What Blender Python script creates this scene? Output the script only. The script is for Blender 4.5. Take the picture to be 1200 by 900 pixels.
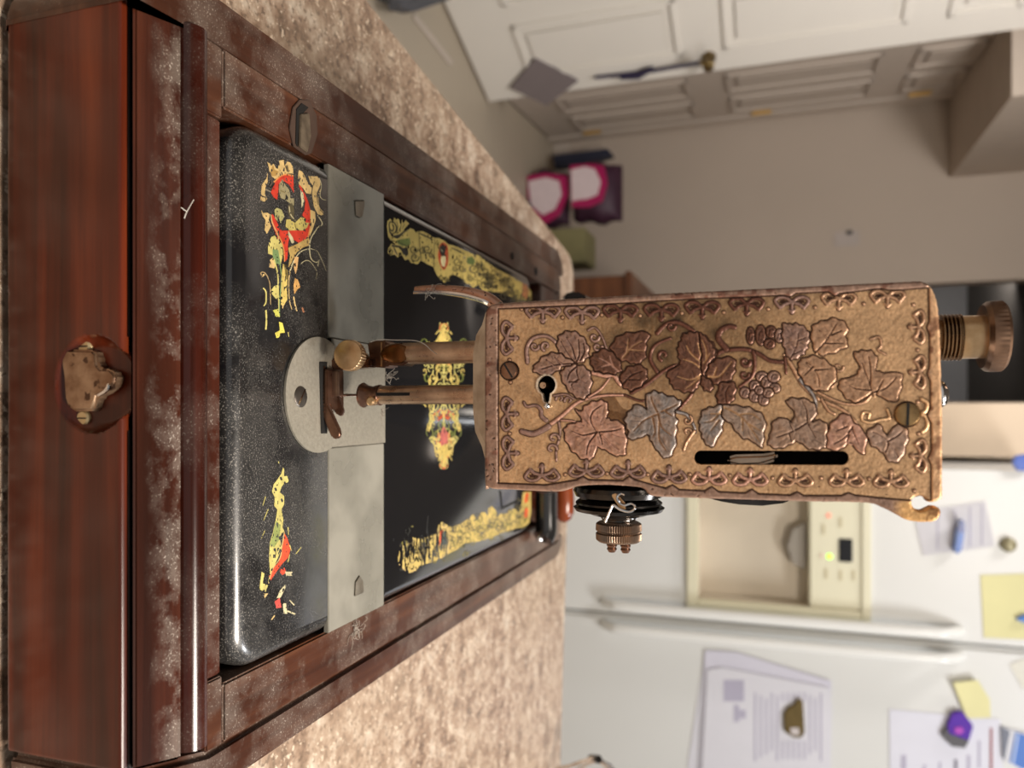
import bpy, bmesh, math, random
import numpy as np
from mathutils import Vector, Matrix
for o in list(bpy.data.objects): bpy.data.objects.remove(o)
C = bpy.context.scene.collection
SC = bpy.context.scene
PI = math.pi
random.seed(4); RNG = np.random.RandomState(7)

# ------------------------------------------------------------ camera, world, lights, exposure
F_PX, U0, V0, CAM_Z = 900.0, 480.0, 600.0, 1.14
PITCH = math.atan(305/900); SP, CP = math.sin(PITCH), math.cos(PITCH)
cd = bpy.data.cameras.new('camera'); cam = bpy.data.objects.new('camera', cd); C.objects.link(cam)
cd.sensor_fit = 'HORIZONTAL'; cd.sensor_width = 36.0; cd.lens = 27.0
cd.shift_y = 30/1200; cd.clip_start = .01; cd.clip_end = 60
m3 = Matrix(((0, -1, 0), (SP, 0, -CP), (CP, 0, SP)))      # the phone is held on its side: picture right is up
cam.matrix_world = Matrix.Translation((0, 0, CAM_Z)) @ m3.to_4x4()
cd.dof.use_dof = True; cd.dof.focus_distance = .285; cd.dof.aperture_fstop = 10.5
SC.camera = cam

w = bpy.data.worlds.new('world'); SC.world = w; w.use_nodes = True
w.node_tree.nodes['Background'].inputs[0].default_value = (1.0, .96, .92, 1)
w.node_tree.nodes['Background'].inputs[1].default_value = .30
def area(name, loc, aim, sx, sy, power, col):
    l = bpy.data.lights.new(name, 'AREA'); l.shape = 'RECTANGLE'; l.size = sx; l.size_y = sy
    l.energy = power; l.color = col
    o = bpy.data.objects.new(name, l); C.objects.link(o); o.location = loc
    o.rotation_euler = (Vector(aim)-Vector(loc)).to_track_quat('-Z', 'Y').to_euler()
    return o
area('kitchen_ceiling_light', (1.15, .95, 2.42), (.75, 1.25, .9), .5, .5, 23, (.97, .98, 1.0))
area('worktop_ceiling_light', (.56, -.06, 2.12), (.05, .3, .95), .38, .38, 22, (1.0, .90, .79))
area('hall_ceiling_light', (-.55, 1.7, 2.42), (-1.2, 3.2, 1.0), .5, .5, 29, (1.0, .96, .93))
area('inner_room_fill', (-.9, 5.1, 2.3), (-.2, 6.2, 1.9), .3, .3, 2.2, (1.0, .95, .9))  # unseen fill lamp, added to lift the dark doorway
SC.view_settings.view_transform = 'Standard'; SC.view_settings.look = 'None'
SC.view_settings.exposure = 0.46; SC.view_settings.gamma = 1.0
SC.view_settings.use_curve_mapping = False

# ------------------------------------------------------------ measuring helpers: a point traced in the photo, put on a real plane
def ray(px, py):
    u = (px-V0)/F_PX
    return ((py-U0)/F_PX, u*SP+CP, u*CP-SP)
def az(px, py, z):
    d = ray(px, py); t = (z-CAM_Z)/d[2]; return Vector((d[0]*t, d[1]*t, z))
def ay(px, py, y):
    d = ray(px, py); t = y/d[1]; return Vector((d[0]*t, y, CAM_Z+d[2]*t))
def proj(x, y, z):
    z = z-CAM_Z; f = y*CP-z*SP; u = y*SP+z*CP
    return V0+F_PX*u/f, U0+F_PX*x/f

# ------------------------------------------------------------ object helpers
WL = {}
def put(o, name, parent, loc):
    C.objects.link(o)
    if parent is not None:
        o.parent = parent; o.location = Vector(loc)-WL[parent.name]
    else: o.location = loc
    WL[o.name] = Vector(loc)
def tag(o, label=None, cat=None, group=None, kind=None):
    if label: o['label'] = label
    if cat: o['category'] = cat
    if group: o['group'] = group
    if kind: o['kind'] = kind
    return o
def thing(name, label, cat, loc, group=None):
    o = bpy.data.objects.new(name, None); o.empty_display_size = .02
    put(o, name, None, loc); return tag(o, label, cat, group)
class G:
    def __init__(s): s.v = []; s.f = []
    def add(s, v, f):
        n = len(s.v); s.v += [tuple(p) for p in v]; s.f += [tuple(i+n for i in q) for q in f]; return s
    def box(s, x0, x1, y0, y1, z0, z1):
        return s.add([(x0,y0,z0),(x1,y0,z0),(x1,y1,z0),(x0,y1,z0),(x0,y0,z1),(x1,y0,z1),(x1,y1,z1),(x0,y1,z1)],
            [(3,2,1,0),(4,5,6,7),(0,1,5,4),(1,2,6,5),(2,3,7,6),(3,0,4,7)])
    def lathe(s, o, d, prof, n=32, knurl=None):     # prof: (radius, distance along d)
        o = Vector(o); d = Vector(d).normalized(); q = d.to_track_quat('Z', 'X')
        v = []; f = []
        for j, (r, h) in enumerate(prof):
            for i in range(n):
                a = 2*PI*i/n; rr = r
                if knurl and knurl[0] <= j <= knurl[1] and i % 2: rr = r-knurl[2]
                v.append(o+q @ Vector((rr*math.cos(a), rr*math.sin(a), h)))
        for j in range(len(prof)-1):
            for i in range(n):
                k = (i+1) % n; f.append((j*n+i, j*n+k, (j+1)*n+k, (j+1)*n+i))
        f.append(tuple(reversed(range(n)))); f.append(tuple(range((len(prof)-1)*n, len(prof)*n)))
        return s.add(v, f)
    def cyl(s, a, b, r0, r1=None, n=24):
        a = Vector(a); b = Vector(b); return s.lathe(a, b-a, [(r0, 0), (r1 if r1 is not None else r0, (b-a).length)], n)
    def sphere(s, c, r, n=16, sc=(1, 1, 1)):
        v = []; f = []; m = n//2
        for j in range(m+1):
            t = PI*j/m
            for i in range(n):
                a = 2*PI*i/n
                v.append((c[0]+sc[0]*r*math.sin(t)*math.cos(a), c[1]+sc[1]*r*math.sin(t)*math.sin(a), c[2]+sc[2]*r*math.cos(t)))
        for j in range(m):
            for i in range(n): f.append((j*n+i, (j+1)*n+i, (j+1)*n+(i+1) % n, j*n+(i+1) % n))
        return s.add(v, f)
    def tube(s, pts, r, n=10, flat=1.0):
        pts = [Vector(p) for p in pts]; N = len(pts); rr = r if isinstance(r, (list, tuple)) else [r]*N
        v = []; f = []; up = Vector((.13, .27, 1)).normalized()
        for i, p in enumerate(pts):
            t = (pts[min(i+1, N-1)]-pts[max(i-1, 0)]).normalized()
            a = t.cross(up)
            if a.length < 1e-3: a = t.cross(Vector((1, 0, 0)))
            a.normalize(); b = t.cross(a).normalized(); up = -b if i == 0 else (up-t*up.dot(t)).normalized()
            for k in range(n):
                g = 2*PI*k/n; v.append(p+a*rr[i]*math.cos(g)+b*rr[i]*flat*math.sin(g))
        for i in range(N-1):
            for k in range(n): f.append((i*n+k, i*n+(k+1) % n, (i+1)*n+(k+1) % n, (i+1)*n+k))
        f.append(tuple(reversed(range(n)))); f.append(tuple(range((N-1)*n, N*n)))
        return s.add(v, f)
    def prism(s, pts, off):                          # pts: 3D outline, off: extrusion vector
        off = Vector(off); n = len(pts); v = [Vector(p) for p in pts]; v += [p+off for p in v]
        f = [tuple(range(n)), tuple(reversed(range(n, 2*n)))]
        for i in range(n): f.append(((i+1) % n, i, i+n, (i+1) % n+n))
        return s.add(v, f)
    def build(s, name, mat, parent=None, bevel=0, seg=2, smooth=True, angle=38, col=None, centre=True):
        c = Vector((0, 0, 0))
        if centre and s.v:
            a = np.array([tuple(p) for p in s.v]); c = Vector((a.min(0)+a.max(0))/2)
        me = bpy.data.meshes.new(name); me.from_pydata([(p[0]-c[0], p[1]-c[1], p[2]-c[2]) for p in s.v], [], s.f)
        bm = bmesh.new(); bm.from_mesh(me)
        bmesh.ops.recalc_face_normals(bm, faces=bm.faces)
        if bevel:
            es = [e for e in bm.edges if len(e.link_faces) == 2 and e.calc_face_angle(0) > .6]
            bmesh.ops.bevel(bm, geom=es, offset=bevel, segments=seg, affect='EDGES', clamp_overlap=True)
        bm.to_mesh(me); bm.free()
        if smooth:
            me.polygons.foreach_set('use_smooth', [True]*len(me.polygons)); me.set_sharp_from_angle(angle=math.radians(angle))
        me.materials.append(mat)
        o = bpy.data.objects.new(name, me); put(o, name, parent, c)
        if bevel: wn = o.modifiers.new('wn', 'WEIGHTED_NORMAL'); wn.keep_sharp = True
        return o
def catmull(pts, k=8):
    P = [Vector(p) for p in pts]; out = []
    if len(P) < 3: return P
    for i in range(len(P)-1):
        a = P[max(i-1, 0)]; b = P[i]; c = P[i+1]; d = P[min(i+2, len(P)-1)]
        for j in range(k):
            t = j/k; out.append(.5*((2*b)+(c-a)*t+(2*a-5*b+4*c-d)*t*t+(3*b-a-3*c+d)*t**3))
    out.append(P[-1]); return out

# ------------------------------------------------------------ materials
def srgb(r, g, b): return tuple(((x/255+.055)/1.055)**2.4 if x > 10 else x/255/12.92 for x in (r, g, b))
class M:
    def __init__(s, name, rough=.5, metal=0.0, spec=.5, coat=0):
        s.m = bpy.data.materials.new(name); s.m.use_nodes = True; s.t = s.m.node_tree; s.N = s.t.nodes; s.L = s.t.links
        s.b = s.N['Principled BSDF']; s.b.inputs['Roughness'].default_value = rough; s.b.inputs['Metallic'].default_value = metal
        s.b.inputs['Specular IOR Level'].default_value = spec; s.b.inputs['Coat Weight'].default_value = coat
        s.b.inputs['Coat Roughness'].default_value = .12
        s.col = None; s.tc = s.N.new('ShaderNodeTexCoord')
    def map(s, scale=(1, 1, 1), loc=(0, 0, 0), src='Object'):
        n = s.N.new('ShaderNodeMapping'); n.inputs['Scale'].default_value = scale; n.inputs['Location'].default_value = loc
        s.L.new(s.tc.outputs[src], n.inputs['Vector']); return n.outputs[0]
    def noise(s, scale, detail=4, stretch=(1, 1, 1), rough=.55, loc=(0, 0, 0), dist=0):
        n = s.N.new('ShaderNodeTexNoise'); n.inputs['Scale'].default_value = scale; n.inputs['Detail'].default_value = detail
        n.inputs['Roughness'].default_value = rough; n.inputs['Distortion'].default_value = dist
        s.L.new(s.map(stretch, loc), n.inputs['Vector']); return n.outputs[0]
    def vor(s, scale, stretch=(1, 1, 1), feat='F1'):
        n = s.N.new('ShaderNodeTexVoronoi'); n.inputs['Scale'].default_value = scale; n.feature = feat
        s.L.new(s.map(stretch), n.inputs['Vector']); return n
    def ramp(s, fac, stops):
        n = s.N.new('ShaderNodeValToRGB'); e = n.color_ramp.elements
        while len(e) < len(stops): e.new(.5)
        for i, (p, c) in enumerate(stops):
            e[i].position = p; e[i].color = (*c, 1) if len(c) == 3 else c
        s.L.new(fac, n.inputs[0]); return n.outputs[0]
    def g(s, fac, a, b): return s.ramp(fac, [(a, (0, 0, 0)), (b, (1, 1, 1))])
    def mix(s, fac, a, b):
        n = s.N.new('ShaderNodeMix'); n.data_type = 'RGBA'
        for k, x in ((0, fac), (6, a), (7, b)):
            if isinstance(x, (int, float)): n.inputs[k].default_value = x
            elif isinstance(x, tuple): n.inputs[k].default_value = (*x, 1)
            else: s.L.new(x, n.inputs[k])
        return n.outputs[2]
    def mul(s, a, b, op='MULTIPLY'):
        n = s.N.new('ShaderNodeMath'); n.operation = op
        for k, x in ((0, a), (1, b)):
            if isinstance(x, (int, float)): n.inputs[k].default_value = x
            else: s.L.new(x, n.inputs[k])
        return n.outputs[0]
    def attr(s, name='Col'):
        n = s.N.new('ShaderNodeAttribute'); n.attribute_name = name; return n
    def color(s, x):
        if isinstance(x, tuple): s.b.inputs['Base Color'].default_value = (*x, 1)
        else: s.L.new(x, s.b.inputs['Base Color'])
        return s
    def rough(s, x): s.L.new(x, s.b.inputs['Roughness']); return s
    def metal(s, x): s.L.new(x, s.b.inputs['Metallic']); return s
    def bump(s, h, strength=.3, dist=.001):
        n = s.N.new('ShaderNodeBump'); n.inputs['Strength'].default_value = strength; n.inputs['Distance'].default_value = dist
        s.L.new(h, n.inputs['Height']); s.L.new(n.outputs[0], s.b.inputs['Normal']); return s
def plain(name, col, rough=.5, metal=0.0, var=.12, scale=8, spec=.5, bump=0, coat=0, bscale=60):
    m = M(name, rough, metal, spec, coat); n = m.noise(scale)
    m.color(m.mix(n, tuple(c*(1-var) for c in col), tuple(min(1, c*(1+var)) for c in col)))
    if bump: m.bump(m.noise(bscale, 3), bump)
    return m.m
def wood(name, axis, dark, mid, light, dust=.25, seed=0, dustc=(.27, .225, .185), rough=.28, grad=None):
    m = M(name, rough, 0, .35, .08)
    st = {'x': (3, 90, 90), 'y': (90, 3, 90), 'z': (90, 90, 3)}[axis]
    gr = m.noise(1.0, 6, st, .6, (seed, seed*2, 0), .4); bl = m.noise(14, 3, (1, 1, 1), .5, (seed, 3, 1))
    c = m.ramp(gr, [(.3, dark), (.5, mid), (.72, light)])
    c = m.mix(m.g(bl, .35, .7), c, m.mix(.6, c, dark))
    sp = m.g(m.noise(1500, 2, loc=(seed, 0, 5)), .60, .68); pat = m.g(m.noise(34, 6, loc=(4, seed, 0), rough=.65), .44, .66)
    if grad:
        q = m.N.new('ShaderNodeSeparateXYZ'); m.L.new(m.tc.outputs['Object'], q.inputs[0]); pat = m.mul(m.g(m.mul(m.mul(m.noise(60, 4), .010), m.mul(q.outputs[1], -1.0), 'SUBTRACT'), grad[0], grad[1]), m.mul(m.g(m.noise(45, 6, loc=(seed, 7, 0), rough=.7), .46, .60), .8))
    film = m.mul(pat, dust)
    c = m.mix(film, c, dustc); c = m.mix(m.mul(m.mul(sp, pat), min(1, dust*1.8)), c, (.62, .55, .47))
    m.color(c); m.rough(m.mul(m.mul(film, .5), rough, 'ADD'))
    m.bump(m.mul(gr, .6), .18, .0006)
    return m.m
WD, WMI, WLI = srgb(40, 13, 5), srgb(90, 33, 14), srgb(128, 56, 26)
WOODX = wood('mahogany_front', 'x', WD, WMI, WLI, .0, 1)
WOODX2 = wood('mahogany_dusty', 'x', srgb(40, 17, 10), srgb(70, 31, 19), srgb(100, 50, 32), .38, 2)
WOODY = wood('mahogany_rail', 'y', srgb(45, 24, 16), srgb(74, 42, 28), srgb(104, 66, 44), .34, 3)
WOODB = wood('mahogany_bead', 'x', srgb(30, 10, 6), srgb(58, 20, 11), srgb(85, 36, 20), .08, 5, rough=.2)
def metalmat(name, a, b, rough, scale=90, metal=1.0, spots=None, bump=.1):
    m = M(name, rough, metal); n = m.noise(scale, 5); c = m.mix(m.g(n, .35, .65), a, b)
    if spots:
        s_ = m.g(m.noise(spots[1], 4, loc=(3, 1, 0)), spots[2], spots[2]+.05); c = m.mix(s_, c, spots[0])
    m.color(c); m.rough(m.mul(m.mul(n, .25), rough-.12, 'ADD')); m.bump(m.noise(scale*6, 3), bump, .0003); return m.m
NICKEL = metalmat('worn_nickel', srgb(150, 140, 125), srgb(185, 176, 160), .38, 60, .85, (srgb(95, 80, 66), 260, .66))
BRONZE = metalmat('tarnished_bronze', srgb(168, 140, 118), srgb(210, 184, 158), .30, 120, .85, (srgb(96, 66, 50), 300, .66))
DARKBR = metalmat('brown_steel', srgb(84, 58, 46), srgb(126, 94, 76), .3, 120, .8)
BRASS = metalmat('aged_brass', srgb(190, 150, 105), srgb(222, 188, 145), .32, 120, .9)
BLKMET = metalmat('dark_polished_steel', srgb(40, 38, 36), srgb(75, 72, 70), .2, 60, .9)
CHROME = metalmat('chrome', srgb(205, 205, 205), srgb(235, 235, 235), .12, 60, 1.0)
ENAMEL = plain('black_enamel', (.012, .012, .012), .16, 0, .2, 30, .6, coat=.5)
DARKGAP = plain('dark_inside', (.006, .005, .004), .9)
# ------------------------------------------------------------ a drawing board for relief and decals (points traced in photo pixels)
class Board:
    def __init__(s, x0, x1, y0, y1, k=2):
        s.x0, s.y0, s.k = x0, y0, k; s.w = int((x1-x0)*k); s.h = int((y1-y0)*k)
        s.X, s.Y = np.meshgrid(x0+(np.arange(s.w)+.5)/k, y0+(np.arange(s.h)+.5)/k)
        s.H = np.zeros((s.h, s.w)); s.Cc = np.zeros((s.h, s.w, 3)); s.A = np.zeros((s.h, s.w))
        s.xf = (0, 0, 1)
    def crop(s, x0, y0, sc): s.xf = (x0, y0, sc); return s
    def tr(s, p): return [(s.xf[0]+a/s.xf[2], s.xf[1]+b/s.xf[2]) for a, b in p]
    def win(s, p, m):
        xs = [a for a, b in p]; ys = [b for a, b in p]
        i0 = max(0, int((min(xs)-m-s.x0)*s.k)); i1 = min(s.w, int((max(xs)+m-s.x0)*s.k)+2)
        j0 = max(0, int((min(ys)-m-s.y0)*s.k)); j1 = min(s.h, int((max(ys)+m-s.y0)*s.k)+2)
        return (slice(j0, max(j0, j1)), slice(i0, max(i0, i1)))
    def smooth(s, p, closed, k=6):
        P = np.array(p, float); n = len(P); out = []
        if n < 3: return [tuple(a) for a in P]
        for i in range(n if closed else n-1):
            a, b, c, d = [P[(i+q) % n] if closed else P[min(max(i+q, 0), n-1)] for q in (-1, 0, 1, 2)]
            for j in range(k):
                t = j/k; out.append(tuple(.5*((2*b)+(c-a)*t+(2*a-5*b+4*c-d)*t*t+(3*b-a-3*c+d)*t**3)))
        if not closed: out.append(tuple(P[-1]))
        return out
    def fillmask(s, p):
        sl = s.win(p, 1); X = s.X[sl]; Y = s.Y[sl]; ins = np.zeros(X.shape, bool); n = len(p)
        for i in range(n):
            x1, y1 = p[i]; x2, y2 = p[(i+1) % n]
            if y1 == y2: continue
            c = ((y1 > Y) != (y2 > Y)) & (X < (x2-x1)*(Y-y1)/(y2-y1)+x1); ins ^= c
        return sl, ins.astype(float)
    def linemask(s, p, w0, w1=None):
        w1 = w0 if w1 is None else w1; sl = s.win(p, max(w0, w1)+1); X = s.X[sl]; Y = s.Y[sl]; n = len(p)-1
        m = np.zeros(X.shape)
        for i in range(n):
            x1, y1 = p[i]; x2, y2 = p[i+1]; L = (x2-x1)**2+(y2-y1)**2+1e-9
            t = np.clip(((X-x1)*(x2-x1)+(Y-y1)*(y2-y1))/L, 0, 1)
            d = np.hypot(X-x1-t*(x2-x1), Y-y1-t*(y2-y1)); r = (w0+(w1-w0)*(i+t)/n)/2
            m = np.maximum(m, np.clip((r-d)*s.k+.5, 0, 1))
        return sl, m
    def paint(s, sm, col=None, h=None, add=None, alpha=1.0):
        sl, m = sm
        if m.size == 0: return
        m = m*alpha
        if col is not None: s.Cc[sl] = s.Cc[sl]*(1-m[..., None])+np.array(col)*m[..., None]; s.A[sl] = np.maximum(s.A[sl], m)
        if h is not None: s.H[sl] = s.H[sl]*(1-m)+h*m
        if add is not None: s.H[sl] += add*m
    def fill(s, p, col=None, h=None, add=None, sm=False, alpha=1.0):
        p = s.tr(p); p = s.smooth(p, True) if sm else p; s.paint(s.fillmask(p), col, h, add, alpha); return p
    def line(s, p, w0, w1=None, col=None, h=None, add=None, sm=True, closed=False, alpha=1.0):
        p = s.tr(p); p = s.smooth(p, closed) if sm else list(p)
        if closed: p = p+[p[0]]
        s.paint(s.linemask(p, w0, w1), col, h, add, alpha)
    def erase(s, sm): sl, m = sm; s.A[sl] *= (1-m)
    def blur(s, a, r):
        for ax in (0, 1):
            for _ in range(2):
                c = np.cumsum(np.concatenate([np.repeat(np.take(a, [0], ax), r+1, ax), a, np.repeat(np.take(a, [-1], ax), r, ax)], ax), ax)
                n = a.shape[ax]; a = (np.take(c, range(2*r+1, 2*r+1+n), ax)-np.take(c, range(0, n), ax))/(2*r+1)
        return a
    def sample(s, arr, px, py):
        i = np.clip((px-s.x0)*s.k-.5, 0, s.w-1.001); j = np.clip((py-s.y0)*s.k-.5, 0, s.h-1.001)
        i0 = i.astype(int); j0 = j.astype(int); a = i-i0; b = j-j0
        if arr.ndim == 3: a = a[..., None]; b = b[..., None]
        return (arr[j0, i0]*(1-a)+arr[j0, i0+1]*a)*(1-b)+(arr[j0+1, i0]*(1-a)+arr[j0+1, i0+1]*a)*b
def vnoise(n0, n1, cells, seed):
    r = np.random.RandomState(seed).rand(cells[0]+2, cells[1]+2)
    y = np.linspace(0, cells[0], n0)[:, None]+np.zeros((1, n1)); x = np.linspace(0, cells[1], n1)[None, :]+np.zeros((n0, 1))
    i = y.astype(int); j = x.astype(int); a = y-i; b = x-j; a = a*a*(3-2*a); b = b*b*(3-2*b)
    return (r[i, j]*(1-b)+r[i, j+1]*b)*(1-a)+(r[i+1, j]*(1-b)+r[i+1, j+1]*b)*a
def grid_mesh(name, mat, parent, P, keep, cols=None, skirt=None, snaps=None, label=None):
    """P: (ny, nx, 3) points; keep: (ny-1, nx-1) cells kept; skirt: vector for a wall along every rim"""
    ny, nx = P.shape[:2]; idx = np.arange(ny*nx).reshape(ny, nx)
    q = np.stack([idx[:-1, :-1], idx[:-1, 1:], idx[1:, 1:], idx[1:, :-1]], -1)[keep]
    used = np.zeros(ny*nx, bool); used[q.ravel()] = True; new = -np.ones(ny*nx, int); new[used] = np.arange(used.sum())
    V = P.reshape(-1, 3)[used]; q = new[q]; cc = cols.reshape(-1, 3)[used] if cols is not None else None
    if skirt is not None or snaps is not None:
        e = np.concatenate([q[:, [0, 1]], q[:, [1, 2]], q[:, [2, 3]], q[:, [3, 0]]]); key = np.sort(e, 1)
        kk = key[:, 0].astype(np.int64)*10**7+key[:, 1]; u, first, cnt = np.unique(kk, return_index=True, return_counts=True)
        be = e[first[cnt == 1]]; bv = np.unique(be)
        if snaps is not None: V = snaps(V, bv)
        if skirt is not None:
            n = len(V); mp = -np.ones(n, int); mp[bv] = n+np.arange(len(bv)); V = np.concatenate([V, V[bv]+np.array(skirt)])
            if cc is not None: cc = np.concatenate([cc, cc[bv]])
            q = np.concatenate([q, np.stack([be[:, 1], be[:, 0], mp[be[:, 0]], mp[be[:, 1]]], -1)])
    c = (V.min(0)+V.max(0))/2; me = bpy.data.meshes.new(name)
    me.vertices.add(len(V)); me.vertices.foreach_set('co', (V-c).astype(np.float32).ravel())
    me.loops.add(len(q)*4); me.loops.foreach_set('vertex_index', q.astype(np.int32).ravel())
    me.polygons.add(len(q)); me.polygons.foreach_set('loop_start', np.arange(len(q), dtype=np.int32)*4)
    me.update(calc_edges=True)
    me.polygons.foreach_set('use_smooth', [True]*len(q)); me.set_sharp_from_angle(angle=math.radians(55))
    if cc is not None:
        a = me.color_attributes.new('Col', 'FLOAT_COLOR', 'POINT')
        a.data.foreach_set('color', np.concatenate([cc, np.ones((len(cc), 1))], 1).astype(np.float32).ravel())
    me.materials.append(mat); o = bpy.data.objects.new(name, me); put(o, name, parent, Vector(c)); tag(o, label); return o
# ------------------------------------------------------------ the room
HALLW = plain('hall_wall_paint', srgb(186, 172, 158), .8, 0, .05, 3, .3, .05)
KITW = plain('kitchen_wall_paint', srgb(200, 181, 158), .8, 0, .04, 3, .3, .05)
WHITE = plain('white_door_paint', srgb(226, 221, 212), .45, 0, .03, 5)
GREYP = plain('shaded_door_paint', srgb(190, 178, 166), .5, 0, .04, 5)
FLOORM = plain('pale_vinyl_floor', srgb(172, 160, 142), .5, 0, .08, 2)
CEILM = plain('ceiling_paint', srgb(112, 106, 100), .9)
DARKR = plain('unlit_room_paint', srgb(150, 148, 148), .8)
def struct(name, g, mat, parent=None, **k):
    o = g.build(name, mat, parent, **k)
    if parent is None: tag(o, kind='structure')
    return o
YB = 4.08
struct('floor', G().box(-3, 3, -1.2, 7, -.05, 0), FLOORM)
struct('ceiling', G().box(-3, 3, -1.2, 7, 2.45, 2.5), CEILM)
XL = -1.46
struct('wall_left', G().box(XL-.1, XL, 3.98, YB, 0, 2.45).box(XL-.1, XL, 3.2, 3.98, 2.06, 2.45).box(-3, -2.9, -1.2, 7, 0, 2.45), HALLW)
# back wall with a dark doorway (photo: dark area behind the top of the head)
dx0, dx1 = ay(1150, 329.5, YB).x, -.035
struct('wall_back', G().box(XL-.1, dx0, YB, YB+.12, 0, 2.45).box(dx1, 3, YB, YB+.12, 0, 2.45), HALLW)
struct('wall_inner_room', G().box(-1.3, 1, 6.2, 6.3, 0, 2.45).box(-1.4, -1.3, YB+.12, 6.3, 0, 2.45).box(1, 1.1, YB+.12, 6.3, 0, 2.45), DARKR)
struct('trim_1', G().box(XL, -1.09, 3.09, YB, 1.93, 2.45), plain('soffit_paint', srgb(186, 172, 158), .8))
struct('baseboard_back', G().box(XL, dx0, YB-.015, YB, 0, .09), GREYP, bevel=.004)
KX = ay(1150, 472.5, 2.42).x
struct('wall_kitchen', G().box(KX, .130, 2.42, 2.52, 0, 2.45).box(KX, KX+.1, 2.52, YB, 0, 2.45), KITW)

def panel_door(name, a, b, z1, mat, panels, hinges, th=.035, face=1, kind='structure'):
    """a, b: floor points of the leaf; panels: (s0, s1, z0, z1) along a-b"""
    a = Vector((a[0], a[1], 0)); b = Vector((b[0], b[1], 0)); d = (b-a).normalized(); L = (b-a).length
    nrm = Vector((d.y, -d.x, 0))*face
    def P(s, z, o): return a+d*s+Vector((0, 0, z))+nrm*o
    g = G(); g.prism([P(0, .012, 0), P(L, .012, 0), P(L, z1, 0), P(0, z1, 0)], -nrm*th)
    root = g.build(name, mat, None, bevel=.002); tag(root, kind=kind)
    for s0, s1, z0_, z1_ in panels:
        q = G()
        for (x0, x1, y0, y1) in ((s0, s1, z0_, z0_+.022), (s0, s1, z1_-.022, z1_), (s0, s0+.022, z0_, z1_), (s1-.022, s1, z0_, z1_)):
            q.prism([P(x0, y0, 0), P(x1, y0, 0), P(x1, y1, 0), P(x0, y1, 0)], nrm*.011)
        q.build('panel_moulding', mat, root, bevel=.004)
        G().prism([P(s0+.045, z0_+.045, 0), P(s1-.045, z0_+.045, 0), P(s1-.045, z1_-.045, 0), P(s0+.045, z1_-.045, 0)], nrm*.008).build('raised_panel', mat, root, bevel=.006)
    for s0, z in hinges:
        h = G(); h.cyl(P(s0, z-.045, .006), P(s0, z+.045, .006), .007, n=12); h.prism([P(s0-.03, z-.045, 0), P(s0, z-.045, 0), P(s0, z+.045, 0), P(s0-.03, z+.045, 0)], nrm*.003)
        h.build('hinge', BRASSH, root)
    return root, P
BRASSH = plain('yellow_brass', srgb(206, 172, 110), .4, .5)
A1 = Vector((-1.294, 3.03)); dd = Vector((-.176, -.444)).normalized(); A0 = A1+dd*.81
door1, P1 = panel_door('door_1', A0, A1, 2.03, WHITE, [(.10, .37, .22, .82), (.45, .71, .22, .82), (.10, .37, .97, 1.58), (.45, .71, .97, 1.58), (.10, .37, 1.70, 1.92), (.45, .71, 1.70, 1.92)], [])
kn = P1(.735, .915, 0); n1 = (P1(0, 0, 1)-P1(0, 0, 0)).normalized()
g = G(); g.lathe(kn, n1, [(.026, 0), (.026, .004), (.010, .008), (.009, .03), (.018, .036), (.022, .048), (.018, .058), (.006, .062)], 20)
g.build('door_knob', plain('dark_brass', srgb(120, 98, 60), .35, .7), door1)
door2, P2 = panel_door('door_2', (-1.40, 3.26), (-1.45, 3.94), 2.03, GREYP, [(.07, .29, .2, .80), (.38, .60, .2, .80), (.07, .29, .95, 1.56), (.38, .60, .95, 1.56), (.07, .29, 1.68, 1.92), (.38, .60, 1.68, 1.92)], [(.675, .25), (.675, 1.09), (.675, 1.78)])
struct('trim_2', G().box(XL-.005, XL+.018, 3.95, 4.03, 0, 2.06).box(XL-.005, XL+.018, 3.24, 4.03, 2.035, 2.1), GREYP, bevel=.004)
# hall wall beyond the first door to close the view on the left
struct('wall_hall', G().box(-1.9, -1.47, 3.16, 3.2, 0, 2.45), HALLW)
# flat floor strip in front of the white door
tag(G().prism([az(483, 20, .002), az(527, 77, .002), az(530, 73, .002), az(486, 16, .002)], (0, 0, .004)).build('trim_3', GREYP), kind='structure')

# wall switch
t = thing('light_switch', 'small white switch plate alone on the beige hall wall', 'switch', ay(992, 280, YB-.003))
p = ay(992, 280, YB); G().box(p.x-.036, p.x+.036, YB-.007, YB, p.z-.058, p.z+.058).build('switch_plate', plain('switch_plate_paint', srgb(178, 166, 158), .4), t, bevel=.003)
q = ay(995, 273, YB); G().box(q.x-.010, q.x+.010, YB-.018, YB-.007, q.z-.014, q.z+.014).build('toggle', plain('toggle_plastic', srgb(60, 55, 52), .4), t, bevel=.003, )

# lanyard hanging from the knob
LANY = plain('navy_webbing', srgb(44, 38, 66), .8)
dn = lambda px, py, off: None
def on_door(px, py, off):      # photo point put on the white door leaf, lifted off by off
    r = Vector(ray(px, py)); o = Vector((0, 0, CAM_Z)); p0 = P1(0, 0, off); tt = (p0-o).dot(n1)/r.dot(n1); return o+r*tt
g = G()
g.tube(catmull([on_door(826, 73, .045), on_door(800, 77, .035), on_door(765, 83, .025), on_door(742, 86, .02), on_door(697, 91, .015)]), .008, 8, .5)
ly = thing('lanyard', 'navy blue strap with keys hanging from the brass door knob', 'lanyard', on_door(826, 73, .045))
g.build('strap', LANY, ly)
G().tube([on_door(765, 80, .03), on_door(748, 88, .028), on_door(727, 92, .026)], [.012, .022, .008], 8, .5).build('pouch', LANY, ly)
k = G()
for a_, b_ in (((830, 60), (838, 72)), ((824, 64), (834, 80)), ((820, 74), (836, 74))): k.tube([on_door(*a_, .078), on_door((a_[0]+b_[0])/2, (a_[1]+b_[1])/2, .082), on_door(*b_, .078)], [.006, .010, .005], 8, .5)
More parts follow.
